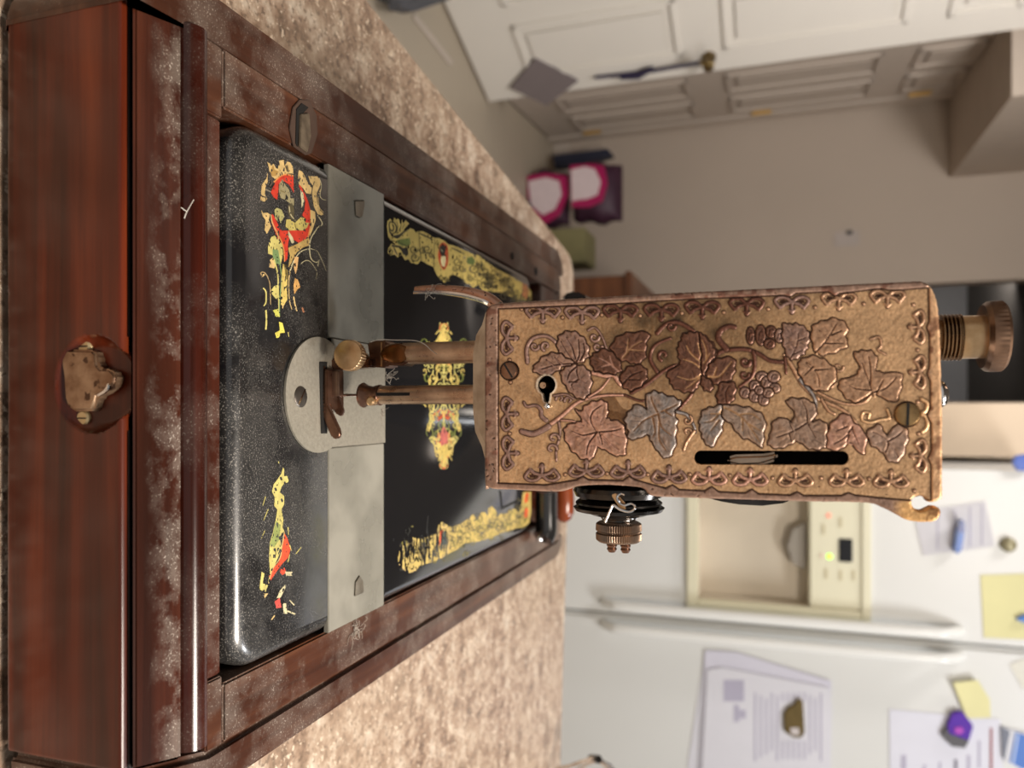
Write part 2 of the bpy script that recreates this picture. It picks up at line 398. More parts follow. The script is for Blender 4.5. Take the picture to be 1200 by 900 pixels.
k.build('key', plain('key_brass', srgb(120, 100, 60), .3, .8), ly)
dp = [on_door(*p, .004) for p in ((597, 101), (627, 66), (678, 93), (641, 122))]
tag(G().prism(dp, n1*.012).build('door_pad', plain('grey_felt', srgb(122, 112, 112), .9), bevel=.003), 'grey diamond-shaped pad low on the white panel door', 'pad')

# floor cushion corner in the top left of the photo
cp = [az(430, -60, .02), az(440, 12, .02), az(462, 18, .02), az(510, 2, .02), az(505, -60, .02)]
tag(G().prism(cp, (0, 0, .10)).build('floor_cushion', plain('dark_grey_fabric', srgb(84, 84, 88), .95, 0, .2, 60), bevel=.03, seg=3), 'dark grey cushion on the floor past the worktop edge', 'cushion')

# pet food bags and what they stand beside
PURP = plain('purple_bag_film', srgb(60, 30, 50), .55, 0, .5, 14); MAG = plain('magenta_bag_print', srgb(168, 20, 88), .35); WHB = plain('white_bag_label', srgb(222, 205, 208), .4, 0, .12, 30)
def bag(name, label, y, c):   # c: px0, px1, py0, py1 of the sack in the photo
    x0, x1, y0, y1 = c; t = thing(name, label, 'bag', ay(x0, (y0+y1)/2, y+.08), 'pet food bags stacked against the hall wall')
    g = G(); n = 9; V = []; 
    prof = [ay(x0+(x1-x0)*i/(n-1), y0, y) for i in range(n)]
    P = []
    for i in range(n):
        a = ay(x0+(x1-x0)*i/(n-1), y0+2.5*math.sin(i*1.3), y); b = ay(x0+(x1-x0)*i/(n-1), y1+2.5*math.sin(i*1.7), y); e = math.sin(PI*i/(n-1))**.5
        row = []
        for k in range(16):
            an = 2*PI*k/16; cx = (a+b)/2; hw = (b-a).length/2*(.88+.12*e)
            row.append((cx.x+hw*abs(math.cos(an))**.6*(1 if math.cos(an) > 0 else -1), y+.07+(.012+.075*e)*abs(math.sin(an))**.8*(1 if math.sin(an) > 0 else -1), cx.z))
        P.append(row)
    v = [p for r in P for p in r]; f = [(i*16+k, i*16+(k+1) % 16, (i+1)*16+(k+1) % 16, (i+1)*16+k) for i in range(n-1) for k in range(16)]
    f += [tuple(range(16)), tuple(range((n-1)*16, n*16))]
    g.add(v, f).build('sack', PURP, t)
    return t
def decalplate(name, mat, parent, pts, y, th=.004, cat=None):
    return G().prism([ay(*p, y) for p in pts], (0, th, 0)).build(name, mat, parent)
b1 = bag('pet_food_bag', 'lower of the two purple bags with a white label and magenta border', 3.60, (612, 663, 196, 262))
b2 = bag('pet_food_bag', 'upper of the two purple bags with a white label and magenta border', 3.58, (668, 726, 186, 258))
decalplate('magenta_border', MAG, b1, [(618, 206), (640, 203), (664, 206), (666, 228), (656, 252), (640, 262), (630, 258), (618, 230)], 3.583)
decalplate('white_label', WHB, b1, [(619, 212), (640, 208), (655, 212), (658, 228), (650, 245), (636, 252), (622, 240)], 3.579)
decalplate('magenta_border', MAG, b2, [(668, 194), (690, 192), (708, 194), (712, 215), (706, 236), (690, 243), (670, 243), (668, 220)], 3.563)
decalplate('white_label', WHB, b2, [(669, 199), (685, 195), (697, 198), (704, 213), (700, 228), (688, 233), (676, 234), (670, 236)], 3.559)
tag(decalplate('storage_board', plain('navy_board', srgb(36, 40, 60), .6), None, [(648, 182), (712, 174), (718, 181), (690, 190), (650, 196)], 3.9, .06), 'dark navy board standing against the hall wall behind the bags', 'board')
c0 = ay(686, 266, 3.5); c1 = ay(600, 312, 3.5)
tag(G().box(c0.x, c1.x, 3.5, 3.72, 0, c0.z).build('storage_box', plain('olive_box', srgb(128, 122, 84), .8, 0, .2, 12), bevel=.006), 'olive green box on the hall floor below the bags', 'box')

# brown wooden chest behind the machine
CH = wood('plain_brown_wood', 'x', srgb(70, 40, 22), srgb(92, 54, 30), srgb(112, 70, 42), 0, 9, rough=.4)
q0 = ay(740, 317, 2.74)
ch = thing('wooden_chest', 'low brown wooden chest standing in front of the dark doorway', 'chest', (q0.x+.2, 3.1, 0))
G().box(q0.x, -.07, 2.74, 3.74, q0.z-.025, q0.z).build('top_board', CH, ch, bevel=.004)
G().box(q0.x+.012, -.082, 2.752, 3.728, .0, q0.z-.025).build('body', CH, ch, bevel=.004)

# ------------------------------------------------------------ worktop
m = M('speckled_laminate', .38)
n1_ = m.noise(55, 6, (1, 1, 1), .7); n2 = m.noise(260, 4, (1, 1, 1), .6, (3, 2, 0)); n3 = m.noise(9, 3)
c_ = m.ramp(n1_, [(.34, srgb(88, 68, 54)), (.46, srgb(146, 120, 100)), (.54, srgb(172, 150, 130)), (.68, srgb(206, 192, 174))])
c_ = m.mix(m.mul(m.g(n2, .55, .61), .7), c_, srgb(76, 56, 44)); c_ = m.mix(m.g(m.noise(340, 3, loc=(9, 0, 0)), .60, .66), c_, srgb(226, 208, 186))
c_ = m.mix(m.mul(m.g(n3, .4, .7), .3), c_, srgb(190, 170, 146)); m.color(c_); m.bump(n2, .05, .0005); m.rough(m.mul(m.mul(n1_, .25), .25, 'ADD'))
LAM = m.m
e0, e1 = Vector((-.2555, .35)), Vector((-.190, .885)); dl = (e1-e0).normalized()
fd = Vector((.5655, -.0615)).normalized()
bk = e0-dl*.9
edge = [bk, e1-dl*.02]
R_ = .035
for i in range(7):
    a = PI/2*i/6; edge.append(e1+dl*(R_*(math.sin(a)-.0)-.0)+fd*(R_*(1-math.cos(a))))
far = edge[-1]
edge += [far+fd*1.9, far+fd*1.9-dl*1.6, bk-dl*.2]
wt = thing('kitchen_worktop', 'brown and beige speckled kitchen worktop under the sewing machine', 'worktop', (.3, .4, .872))
G().prism([(p.x, p.y, .872) for p in edge], (0, 0, .038)).build('laminate_top', LAM, wt, bevel=.004, seg=3)
ins = [edge[0]+fd*.04, edge[1]-dl*.05+fd*.04, far+fd*1.8-dl*.06, far+fd*1.8-dl*1.5]
G().prism([(p.x, p.y, 0) for p in ins], (0, 0, .872)).build('cabinet_body', plain('cabinet_paint', srgb(205, 198, 186), .5), wt)

# chrome wire rack at the lower picture edge
wr = thing('wire_rack', 'small chrome wire rack on the worktop at the picture edge', 'rack', az(672, 905, .91))
def wl(pts, z): return catmull([az(a, b, .91)+Vector((0, 0, h)) for a, b, h in pts])
r0 = Vector((.365, .80, .91))
def W(px, py): return ay(px, py, .80)
G().tube(catmull([W(668, 898), W(682, 893), W(700, 887), W(704, 891), W(716, 899), W(725, 915)]), .0022, 8).build('wire_loop', CHROME, wr)
G().tube(catmull([W(676, 903), W(690, 895), W(702, 893), W(712, 900), W(722, 912)]), .0018, 8).build('wire_loop', CHROME, wr)
G().tube([W(704, 885)+Vector((0, -.01, 0)), W(698, 889), W(690, 893)+Vector((0, .01, 0))], .004, 8).build('wire_joint', BLKMET, wr)
G().tube(catmull([W(668, 898), Vector((W(660, 910).x, .80, .914)), Vector((W(660, 950).x, .78, .914)), Vector((W(725, 950).x, .80, .914)), W(725, 915)]), .0022, 8).build('wire_base', CHROME, wr)

# ------------------------------------------------------------ refrigerator
YF = 2.05
FW = M('white_fridge_skin', .33); nn = FW.noise(320, 3); FW.color(FW.mix(FW.noise(3, 2), srgb(212, 212, 208), srgb(222, 222, 219))); FW.bump(nn, .25, .0012); FRW = FW.m
xl = .142; xs = (ay(1200, 757, YF).x+ay(660, 717, YF).x)/2; xr = xs+.50; ztop = 1.80
fr = thing('refrigerator', 'tall white side-by-side refrigerator with a water dispenser', 'refrigerator', ((xl+xr)/2, YF+.4, 0))
G().box(xl+.006, xr-.006, YF+.07, YF+.75, .02, ztop-.01).build('cabinet', FRW, fr, bevel=.008)
D = {k: ay(*v, YF) for k, v in {'tl': (1020, 585), 'bl': (805, 585), 'br': (805, 712), 'tr': (1020, 708)}.items()}
wx0, wx1, wz0, wz1 = D['bl'].x, D['br'].x, ay(807, 650, YF).z, ay(1018, 650, YF).z
wx0 = ay(900, 560, YF).x
# freezer door as a frame around the dispenser opening
gd = G(); dx_ = xs-.004
gd.box(xl, wx0, YF, YF+.062, .08, ztop).box(wx1, dx_, YF, YF+.062, .08, ztop).box(wx0, wx1, YF, YF+.062, .08, wz0).box(wx0, wx1, YF, YF+.062, wz1, ztop)
gd.build('freezer_door', FRW, fr, bevel=.0)
G().box(xs+.004, xr, YF, YF+.062, .08, ztop).build('fridge_door', FRW, fr, bevel=.010, seg=3)
G().box(xl+.02, xr-.02, YF+.03, YF+.07, .0, .075).build('kick_grille', plain('grey_plastic', srgb(120, 118, 112), .6), fr)
# dispenser
BEI = plain('ivory_plastic', srgb(222, 217, 190), .35, 0, .04, 4); BEI2 = plain('dark_ivory_plastic', srgb(196, 186, 152), .4, 0, .04)  # the buttons have a darker ivory than the frame
REC = plain('recess_plastic', srgb(206, 194, 174), .35)
dsp = G(); f0 = .028
e_ = .004; dsp.box(wx0-e_, wx0+f0, YF-.012, YF-.0005, wz0+f0*.9+.0004, wz1-f0*.6-.0004).box(wx1-f0, wx1+e_, YF-.012, YF-.0005, wz0+f0*.9+.0004, wz1-f0*.6-.0004).box(wx0-e_, wx1+e_, YF-.012, YF-.0005, wz0-e_, wz0+f0*.9).box(wx0-e_, wx1+e_, YF-.012, YF-.0005, wz1-f0*.6, wz1+e_)
dsp.build('dispenser_frame', BEI, fr, bevel=.0025)
zc = ay(948, 650, YF).z
G().box(wx0+f0, wx1-f0, YF+.057, YF+.061, wz0+.02, zc).box(wx0+f0-.004, wx0+f0, YF-.0004, YF+.06, wz0+.02, zc).box(wx1-f0, wx1-f0+.004, YF-.0004, YF+.06, wz0+.02, zc).box(wx0+f0, wx1-f0, YF-.0004, YF+.06, wz0+.018, wz0+.026).build('dispenser_recess', REC, fr)
cpn = G().box(wx0+f0, wx1-f0, YF-.006, YF+.06, zc, wz1-.012).build('control_panel', BEI, fr, bevel=.004)
a_ = ay(983, 631, YF-.008); b_ = ay(999, 659, YF-.008)
G().box(min(a_.x, b_.x), max(a_.x, b_.x), YF-.009, YF-.004, a_.z, b_.z).build('display', plain('black_display', (.01, .01, .012), .15), cpn, bevel=.001)
def led(nm, px, py, col, e, r=.006):
    m = M(nm, .4); m.color(col); m.b.inputs['Emission Color'].default_value = (*col, 1); m.b.inputs['Emission Strength'].default_value = e
    p = ay(px, py, YF-.006); G().lathe(p, (0, -1, 0), [(r, 0), (r, .002), (r*.6, .003)], 14).build('indicator_light', m.m, cpn)
led('green_led', 972, 652, (.35, .95, .03), 1.6); led('red_led', 971, 604, (.9, .22, .14), .5, .005); led('clear_led', 963, 651, (.8, .62, .5), 0, .005)
for px, py in ((965, 620), (985, 612), (968, 672), (985, 674), (1000, 674)):
    p = ay(px, py, YF-.006); tag(G().box(p.x-.012, p.x+.012, YF-.0075, YF-.006, p.z-.0035, p.z+.0035).build('button', BEI2, cpn))
l0 = ay(933, 640, YF+.02); G().prism([ay(944, 612, YF+.02), ay(928, 620, YF+.02), ay(922, 640, YF+.02), ay(928, 660, YF+.02), ay(944, 668, YF+.02)], (0, .02, 0)).build('dispenser_lever', plain('grey_lever', srgb(150, 142, 130), .35), fr, bevel=.003)
# handles either side of the seam
HW = plain('white_gloss_handle', srgb(232, 232, 228), .22, 0, .02)
za, zb = ay(716, 740, YF-.05).z, ay(1114, 740, YF-.05).z
for s_ in (-1, 1):
    xh = xs+s_*.030-.002; g = G()
    pts = [(xh, YF+.002, za-.03), (xh, YF-.028, za-.005), (xh, YF-.045, za+.06), (xh, YF-.05, (za+zb)/2), (xh, YF-.045, zb-.06), (xh, YF-.028, zb+.005), (xh, YF+.002, zb+.03)]
    g.tube(catmull(pts, 10), .0135, 14, 1.0).build('door_handle', HW, fr)

# ------------------------------------------------------------ papers and magnets on the fridge
def sheet(name, label, cat, pts, off, col, th=.0008, group=None, curl=0, mat=None, marks=None, rough=.7):
    if name == 'letter': group = 'letters under the brass magnet'
    y = YF-off; P = [ay(*p, y) for p in pts]
    g = G().prism(P, (0, th, 0)); mt = mat or plain(name+'_paper', col, rough, 0, .04, 20)
    if marks:
        t = thing(name, label, cat, P[0], group); g.build('page', mt, t)
        for i, (mp, mc) in enumerate(marks): 
            G().prism([ay(*p, y-.0006) for p in mp], (0, .0006, 0)).build('print', mc, t)
        return t
    o = g.build(name, mt); return tag(o, label, cat, group)
INK = plain('grey_print', srgb(176, 172, 190), .7); INK2 = plain('dark_grey_print', srgb(120, 116, 130), .7); REDI = plain('dull_red_print', srgb(150, 84, 88), .7)
PAPER = srgb(214, 213, 220)
sheet('letter', 'lowest creased white letter of the pile under the brass magnet', 'letter', [(806, 895), (812, 960), (930, 960), (952, 800), (866, 765), (826, 764)], .002, PAPER)
sheet('letter', 'tilted middle letter peeping out at the top of the pile', 'letter', [(816, 960), (826, 762), (862, 764), (974, 798), (972, 960)], .006, srgb(206, 204, 216))
def bar(x0, x1, y0, y1): return [(x0, y0), (x1, y0), (x1, y1), (x0, y1)]
mk = [(bar(848, 872, 797, 822), INK), (bar(860, 866, 826, 846), INK), (bar(866, 874, 832, 842), INK)]
for i in range(13):
    x = 884+i*6.4
    if not 912 < x < 945: mk.append((bar(x, x+2.2, 812+3*(i % 3), 892-4*(i % 4)), INK))
    else: mk.append((bar(x, x+2.2, 812, 822), INK)); mk.append((bar(x, x+2.2, 868, 890), INK))
sheet('letter', 'front white printed letter held by the brass magnet', 'letter', [(820, 950), (829, 785), (846, 782), (972, 806), (975, 830), (972, 950)], .010, PAPER, marks=mk)
mg = thing('fridge_magnet', 'brass bell-shaped magnet holding the letters on the fridge', 'magnet', ay(930, 843, YF-.014))
ml = [(918, 838), (922, 830), (930, 826), (936, 818), (941, 822), (942, 840), (943, 860), (938, 866), (928, 864), (919, 858)]
G().prism([ay(*p, YF-.020) for p in ml], (0, .009, 0)).build('magnet_body', plain('antique_brass', srgb(122, 104, 66), .3, .6, .35, 60), mg, bevel=.003)
G().prism([ay(*p, YF-.022) for p in ((926, 853), (936, 853), (937, 862), (927, 861))], (0, .004, 0)).build('magnet_plate', plain('pale_magnet_plate', srgb(200, 192, 190), .4), mg, bevel=.001)

mk = [(bar(x, x+1.6, 604-.18*(x-1080), 646-.1*(x-1080)), INK) for x in (1098, 1118, 1136, 1150)]
sheet('notepad_page', 'white lined page under the blue clip', 'page', [(1074, 618), (1082, 651), (1166, 640), (1155, 587), (1072, 600)], .002, srgb(206, 204, 208), marks=mk)
cl = thing('clip_magnet', 'blue plastic clip magnet on the lined page', 'magnet', ay(1125, 628, YF-.01))
G().prism([ay(*p, YF-.022) for p in ((1118, 643), (1121, 622), (1125, 611), (1131, 613), (1130, 628), (1127, 648), (1120, 650))], (0, .018, 0)).build('clip_body', plain('blue_plastic', srgb(28, 96, 178), .3), cl, bevel=.004)
G().prism([ay(*p, YF-.028) for p in ((1121, 622), (1124, 608), (1131, 610), (1131, 625))], (0, .010, 0)).build('clip_jaw', plain('dark_blue_plastic', srgb(52, 76, 138), .3), cl, bevel=.003)
tag(G().lathe(ay(1181, 638, YF), (0, -1, 0), [(.017, 0), (.0175, .006), (.013, .013), (.005, .016)], 24).build('round_magnet', plain('tarnished_round_magnet', srgb(150, 142, 112), .4, .3, .4, 50)), 'round olive-brown button magnet beside the lined page', 'magnet')
YEL = plain('yellow_note_paper', srgb(222, 216, 162), .7)
sheet('yellow_note', 'square yellow note on the freezer door near the frame edge', 'note', [(1149, 674), (1153, 747), (1215, 750), (1212, 672)], .002, None, mat=YEL)
tag(G().prism([ay(*p, YF-.012) for p in ((1190, 726), (1202, 720), (1214, 726), (1202, 731))], (0, .009, 0)).build('small_magnet', plain('blue_magnet_plastic', srgb(40, 110, 190), .3), bevel=.002), 'small blue magnet on the square yellow note', 'magnet')
tag(G().prism([ay(*p, YF-.015) for p in ((1186, 541), (1190, 534), (1204, 532), (1212, 540), (1210, 552), (1192, 552))], (0, .012, 0)).build('blue_magnet', plain('bright_blue_plastic', srgb(44, 86, 178), .3), bevel=.003), 'bright blue magnet at the freezer door edge beside the wall', 'magnet')
g = G(); ps = [(1117, 800), (1146, 797), (1160, 820), (1161, 841), (1133, 842)]
g.prism([ay(*p, YF-(.018 if i in (0, 1) else .006)) for i, p in enumerate(ps)], (0, .002, 0))
tag(g.build('yellow_slip', YEL), 'small curled yellow slip above the purple magnet', 'note')
mk = [(bar(1160, 1163, 853, 930), REDI), (bar(1146, 1149, 868, 900), INK), (bar(1056, 1062, 885, 915), INK), (bar(1118, 1122, 890, 915), INK2), (bar(1133, 1137, 885, 930), INK), (bar(1082, 1085, 896, 930), INK), (bar(1100, 1103, 893, 930), INK)]
sheet('letter_page', 'white page with a thin red bar under the purple magnet', 'page', [(1042, 831), (1043, 960), (1180, 960), (1172, 843)], .002, srgb(216, 216, 226), marks=mk)
pm = thing('purple_magnet', 'purple and grey square magnet on the white page', 'magnet', ay(1122, 857, YF-.01))
G().prism([ay(*p, YF-.016) for p in ((1110, 850), (1116, 836), (1128, 834), (1141, 851), (1136, 868), (1112, 860))], (0, .012, 0)).build('magnet_body', plain('purple_plastic', srgb(84, 36, 160), .3), pm, bevel=.002)
G().prism([ay(*p, YF-.014) for p in ((1109, 852), (1104, 862), (1115, 875), (1131, 877), (1136, 868), (1112, 860))], (0, .010, 0)).build('magnet_edge', plain('dark_grey_plastic', srgb(84, 82, 86), .4), pm, bevel=.001)
G().prism([ay(*p, YF-.018) for p in ((1119, 853), (1127, 852), (1130, 857), (1125, 861), (1119, 859))], (0, .004, 0)).build('magnet_spot', plain('pink_spot', srgb(170, 64, 178), .4), pm)
cd_ = thing('printed_card', 'blue striped card at the lower right beside the page', 'card', ay(1190, 880, YF))
G().prism([ay(*p, YF-.006) for p in ((1173, 851), (1178, 893), (1205, 905), (1225, 905), (1225, 866))], (0, .003, 0)).build('card', plain('white_card', srgb(205, 205, 210), .5), cd_)
G().prism([ay(*p, YF-.007) for p in ((1173, 851), (1184, 857), (1177, 890), (1175, 888))], (0, .001, 0)).build('grey_band', plain('grey_card_band', srgb(108, 112, 126), .5), cd_)
G().prism([ay(*p, YF-.007) for p in ((1190, 858), (1225, 868), (1225, 905), (1205, 905), (1183, 893))], (0, .001, 0)).build('blue_band', plain('blue_card_band', srgb(64, 112, 190), .5), cd_)
G().prism([ay(*p, YF-.008) for p in ((1192, 860), (1194, 861), (1188, 896), (1186, 895))], (0, .001, 0)).build('white_stripe', plain('pale_stripe', srgb(190, 205, 230), .5), cd_)
sheet('folded_paper', 'cream folded paper partly out of the frame above the card', 'paper', [(1183, 779), (1198, 806), (1225, 812), (1225, 762), (1204, 770)], .002, srgb(220, 218, 206))
# ------------------------------------------------------------ wooden case base
XA, XB = -.1395, .1300; YA, YE = .176, .668; ZB, ZT = .910, .962
case = thing('sewing_machine_case', 'dark mahogany sewing machine case base with rounded corners on the worktop', 'case', (-.005, .42, .91))
R = .020
def rails():
    # outer body: side walls with rounded front and back corners (outline without the removable front)
    def side(sgn):
        xo = XA if sgn < 0 else XB; xi = xo-sgn*.0155; pts = []
        fx = -.1215 if sgn < 0 else .1070
        pts.append((fx, YA)); 
        for i in range(9):
            a = PI/2*i/8; pts.append((xo-sgn*R+sgn*R*math.sin(a), YA+R-R*math.cos(a)))
        for i in range(9):
            a = PI/2*i/8; pts.append((xo-sgn*R+sgn*R*math.cos(a), YE-R+R*math.sin(a)))
        pts += [(xo-sgn*R, YE-.012), (xi, YE-.022), (xi, .2105), (fx, .181)]
        return pts
    for sgn, lab in ((-1, None), (1, None)):
        p = side(sgn)
        body = [(x, y, ZB+.004) for x, y in p]
        G().prism(body, (0, 0, .0478)).build('side_rail', WOODY, case, bevel=.0022, seg=3)
    G().box(XA+R, XB-R, YE-.012, YE, ZB+.004, ZT-.002).build('back_rail', WOODX2, case, bevel=.002)
rails()
# inner flat rails around the bed
bx0, bx1 = -.1035, .0938
G().box(XA+.0157, bx0, .2175, YE-.012, ZT-.014, ZT).build('inner_rail', WOODY, case, bevel=.0008)
G().box(bx1, XB-.0157, .2175, YE-.012, ZT-.014, ZT).build('inner_rail', WOODY, case, bevel=.0008)
# far end board with a notch at each side
G().box(bx0+.001, bx1-.001, .600, YE-.0122, ZT-.014, ZT-.001).build('end_board', WOODX2, case, bevel=.001)
# front: top board, bead, strip
G().prism([(-.1213, .1787, ZT-.0024), (.1067, .1787, ZT-.0024), (.1115, .1985, ZT-.0024), (-.1235, .1985, ZT-.0024)], (0, 0, .0022)).build('front_top_board', wood('mahogany_top_board', 'x', srgb(34, 15, 9), srgb(60, 28, 18), srgb(92, 48, 32), .5, 2, grad=(-.004, .010)), case, bevel=.0016, seg=3)
g = G()
g.tube([(-.1238, .2038, ZT-.0022), (.1098, .2038, ZT-.0022)], .0054, 24).build('bead_moulding', WOODB, case, bevel=0, angle=50)
G().box(-.099, .0905, .2093, .2174, ZT-.014, ZT-.0012).build('front_strip', WOODX2, case, bevel=.0006)
G().box(XA+.0157, -.0995, .2093, .2174, ZT-.014, ZT-.0004).build('corner_block', WOODY, case, bevel=.0006)
G().box(.0910, XB-.0157, .2093, .2174, ZT-.014, ZT-.0004).build('corner_block', WOODY, case, bevel=.0006)
G().box(XA+.012, XB-.012, .1835, YE-.013, ZB+.004, ZB+.012).build('bottom_board', DARKGAP, case)
G().box(-.122, -.0215, .1783, .1840, ZT-.0042, ZT-.0025).box(.0062, .1075, .1783, .1840, ZT-.0042, ZT-.0025).build('dark_groove', plain('dark_stain', srgb(22, 10, 6), .6), case)
for x, y in ((XA+.014, .19), (XB-.016, .19), (XA+.014, .65), (XB-.016, .65)):
    G().lathe((x, y, ZB), (0, 0, 1), [(.007, 0), (.009, .0015), (.009, .004), (.006, .0048)], 18).build('rubber_foot', plain('black_rubber', (.01, .01, .01), .7), case)
# front face with the scooped latch recess (relief grid)
def front_face():
    x0, x1 = -.1213, .1066; z0, z1 = ZB+.0035, ZT-.0020; s = .0005
    xs_ = np.arange(x0, x1, s); zs = np.arange(z0, z1, s); X, Z = np.meshgrid(xs_, zs)
    cpt = ay(107, 450, YA); a, b = (ay(151, 450, YA).z-ay(63, 450, YA).z)/2, (ay(107, 508, YA).x-ay(107, 393, YA).x)/2
    dx = (X-cpt.x)/b; dz = (Z-(ay(107, 450, YA).z+.0002))/a; r = np.hypot(dx, dz)
    scoop = np.clip((1-r)/.10, 0, 1); bowl = np.sqrt(np.clip(1-r*r, 0, 1))
    slope = np.clip(.62+.38*dz, .34, 1)
    depth = np.where(r < 1, .0066*slope*np.clip(bowl*1.6, 0, 1), 0)
    edgez = np.minimum(Z-z0, z1-Z); rnd = np.clip(1-edgez/.0016, 0, 1)**2*.0011
    edgex = np.minimum(X-x0, x1-X); rnd += np.clip(1-edgex/.0012, 0, 1)**2*.0006
    Y = YA+depth+rnd+.00025*vnoise(X.shape[0], X.shape[1], (3, 9), 3)
    P = np.stack([X, Y, Z], -1); keep = np.ones((P.shape[0]-1, P.shape[1]-1), bool)
    return grid_mesh('front_panel', WOODX, case, P, keep, skirt=(0, .0022, 0))
front_face()
# latch in the recess
yl = YA+.0007; cr = lambda a, b: (50+a/6.43, 380+b/6.43)
def onf(p, y): return ay(cr(*p)[0], cr(*p)[1], y)
body = [(138, 230), (180, 188), (370, 190), (398, 225), (405, 305), (430, 332), (500, 335), (540, 375), (545, 420), (520, 470), (460, 520), (400, 548), (385, 600), (372, 652), (240, 658), (180, 622), (160, 560), (150, 400), (135, 300)]
LM = metalmat('worn_lock_metal', srgb(120, 92, 70), srgb(165, 140, 115), .42, 160, .75, (srgb(80, 58, 44), 300, .6), .3)
lt = G().prism([onf(p, yl) for p in body], (0, .0042, 0)).build('latch', LM, case, bevel=.0011, seg=3)
G().prism([onf(p, yl-.0006) for p in ((480, 440), (498, 455), (490, 490), (455, 520), (405, 545), (398, 532), (445, 505), (470, 480))], (0, .0012, 0)).build('latch_lip', CHROME, lt, bevel=.0003)
for (a, b), lab in (((312, 708), None), ((322, 168), None)):
    p = onf((a, b), yl+.0022); s_ = G().lathe(p, (0, -1, 0), [(.0024, -.002), (.0024, .0004), (.0019, .0009)], 20).build('latch_screw', plain('brass_screw', srgb(190, 170, 130), .35, .6), lt)
    G().box(p.x-.0002, p.x+.0002, p.y-.00105, p.y-.0006, p.z-.0018, p.z+.0018).build('screw_slot', DARKGAP, s_)
# inner clasp plate let into the left rail
zz = ZT+.0002
pl = [az(*p, zz) for p in ((357, 182), (343, 172), (338, 150), (342, 126), (350, 117), (362, 118), (370, 136), (371, 158), (364, 180))]
ck = G().prism(pl, (0, 0, .0006)).build('clasp_inlay', plain('dusty_brown_inlay', srgb(74, 56, 46), .7, 0, .3, 200), case, bevel=.0002)
G().prism([az(*p, zz+.0007) for p in ((347, 128), (353, 121), (361, 126), (350, 138), (348, 172), (346, 168))], (0, 0, .0003)).build('clasp_slot', DARKGAP, ck)
G().prism([az(*p, zz+.0007) for p in ((350, 134), (360, 133), (362, 160), (358, 179), (349, 172))], (0, 0, .0012)).build('clasp_plate', metalmat('clasp_metal', srgb(96, 84, 70), srgb(130, 116, 98), .5, 200, .5), ck, bevel=.0003)
for i, (a, b, c_) in enumerate(((600, 300, .0028), (628, 318, .0035))):
    p = az(a, b, ZT); G().lathe((p.x, p.y, ZT-.002), (0, 0, 1), [(c_, 0), (c_, .0022), (c_*.6, .0028)], 16).build('peg_hole', DARKGAP, case)

# ------------------------------------------------------------ the sewing machine
ZD = .965
sm = thing('sewing_machine', 'antique black sewing machine with an engraved brass face plate, gold decals and hand crank', 'sewing machine', (-.005, .40, ZD-.012))
BX0, BX1, BY0, BY1 = -.1020, .0922, .2188, .5600
# japanned bed: rounded slab
m = M('black_japan', .17, 0, .6, .6); sp = m.g(m.noise(1900, 2), .57, .66); pt = m.g(m.noise(30, 5, rough=.65), .38, .6)
fr_ = m.tc.outputs['Object']; sx = m.N.new('ShaderNodeSeparateXYZ'); m.L.new(fr_, sx.inputs[0])
near = m.g(m.mul(sx.outputs[1], 1.0), 0, 1)
m.color(m.mix(m.mul(sp, m.mul(pt, .8)), m.mix(pt, (.008, .008, .009), (.022, .021, .020)), (.30, .28, .25))); m.rough(m.mul(m.mul(pt, .25), .13, 'ADD')); m.bump(m.noise(500, 3), .06, .0002)
JAPF = m.m
JAPB = plain('black_japan_clean', (.008, .008, .009), .10, 0, .2, 40, .6, coat=.8)
def rrect(x0, x1, y0, y1, r0, r1=None, n=8):
    r1 = r0 if r1 is None else r1; p = []
    for cx, cy, a0, r in ((x0+r0, y0+r0, PI, r0), (x1-r0, y0+r0, 1.5*PI, r0), (x1-r1, y1-r1, 0, r1), (x0+r1, y1-r1, .5*PI, r1)):
        for i in range(n+1):
            a = a0+PI/2*i/n; p.append((cx+r*math.cos(a), cy+r*math.sin(a)))
    return p
def slab(x0, x1, y0, y1, r0, r1, z0, z1, bev, name, mat, par, k=6, flatback=False):
    # stacked outlines with a rounded upper edge
    g = G(); rings = [(z0, 0)]+[(z1-bev+bev*math.sin(a), bev*(1-math.cos(a))) for a in [PI/2*i/k for i in range(k+1)]]
    v = []; n = 0
    for z, ins in rings:
        yy1 = y1 if flatback == 'back' else y1-ins; yy0 = y0 if flatback == 'front' else y0+ins
        p = rrect(x0+ins, x1-ins, yy0, yy1, max(r0-ins, .0003), max(r1-ins, .0003)); n = len(p); v += [(a, b, z) for a, b in p]
    f = []
    for j in range(len(rings)-1):
        for i in range(n): f.append((j*n+i, j*n+(i+1) % n, (j+1)*n+(i+1) % n, (j+1)*n+i))
    f += [tuple(reversed(range(n))), tuple(range((len(rings)-1)*n, len(rings)*n))]
    return g.add(v, f).build(name, mat, par, angle=60)
slab(BX0, BX1, BY0, .2776, .014, .0006, ZD-.018, ZD, .0065, 'bed_front', JAPF, sm, flatback='back')
slab(BX0+.0008, BX1-.0008, .3268, BY1, .0006, .010, ZD-.018, ZD+.0002, .004, 'bed', JAPB, sm, flatback='front')
# flared lip of the bed along the frame
G().box(BX0+.003, BX1-.003, .2774, .3270, ZD-.014, ZD-.006).build('bed_web', DARKGAP, sm)
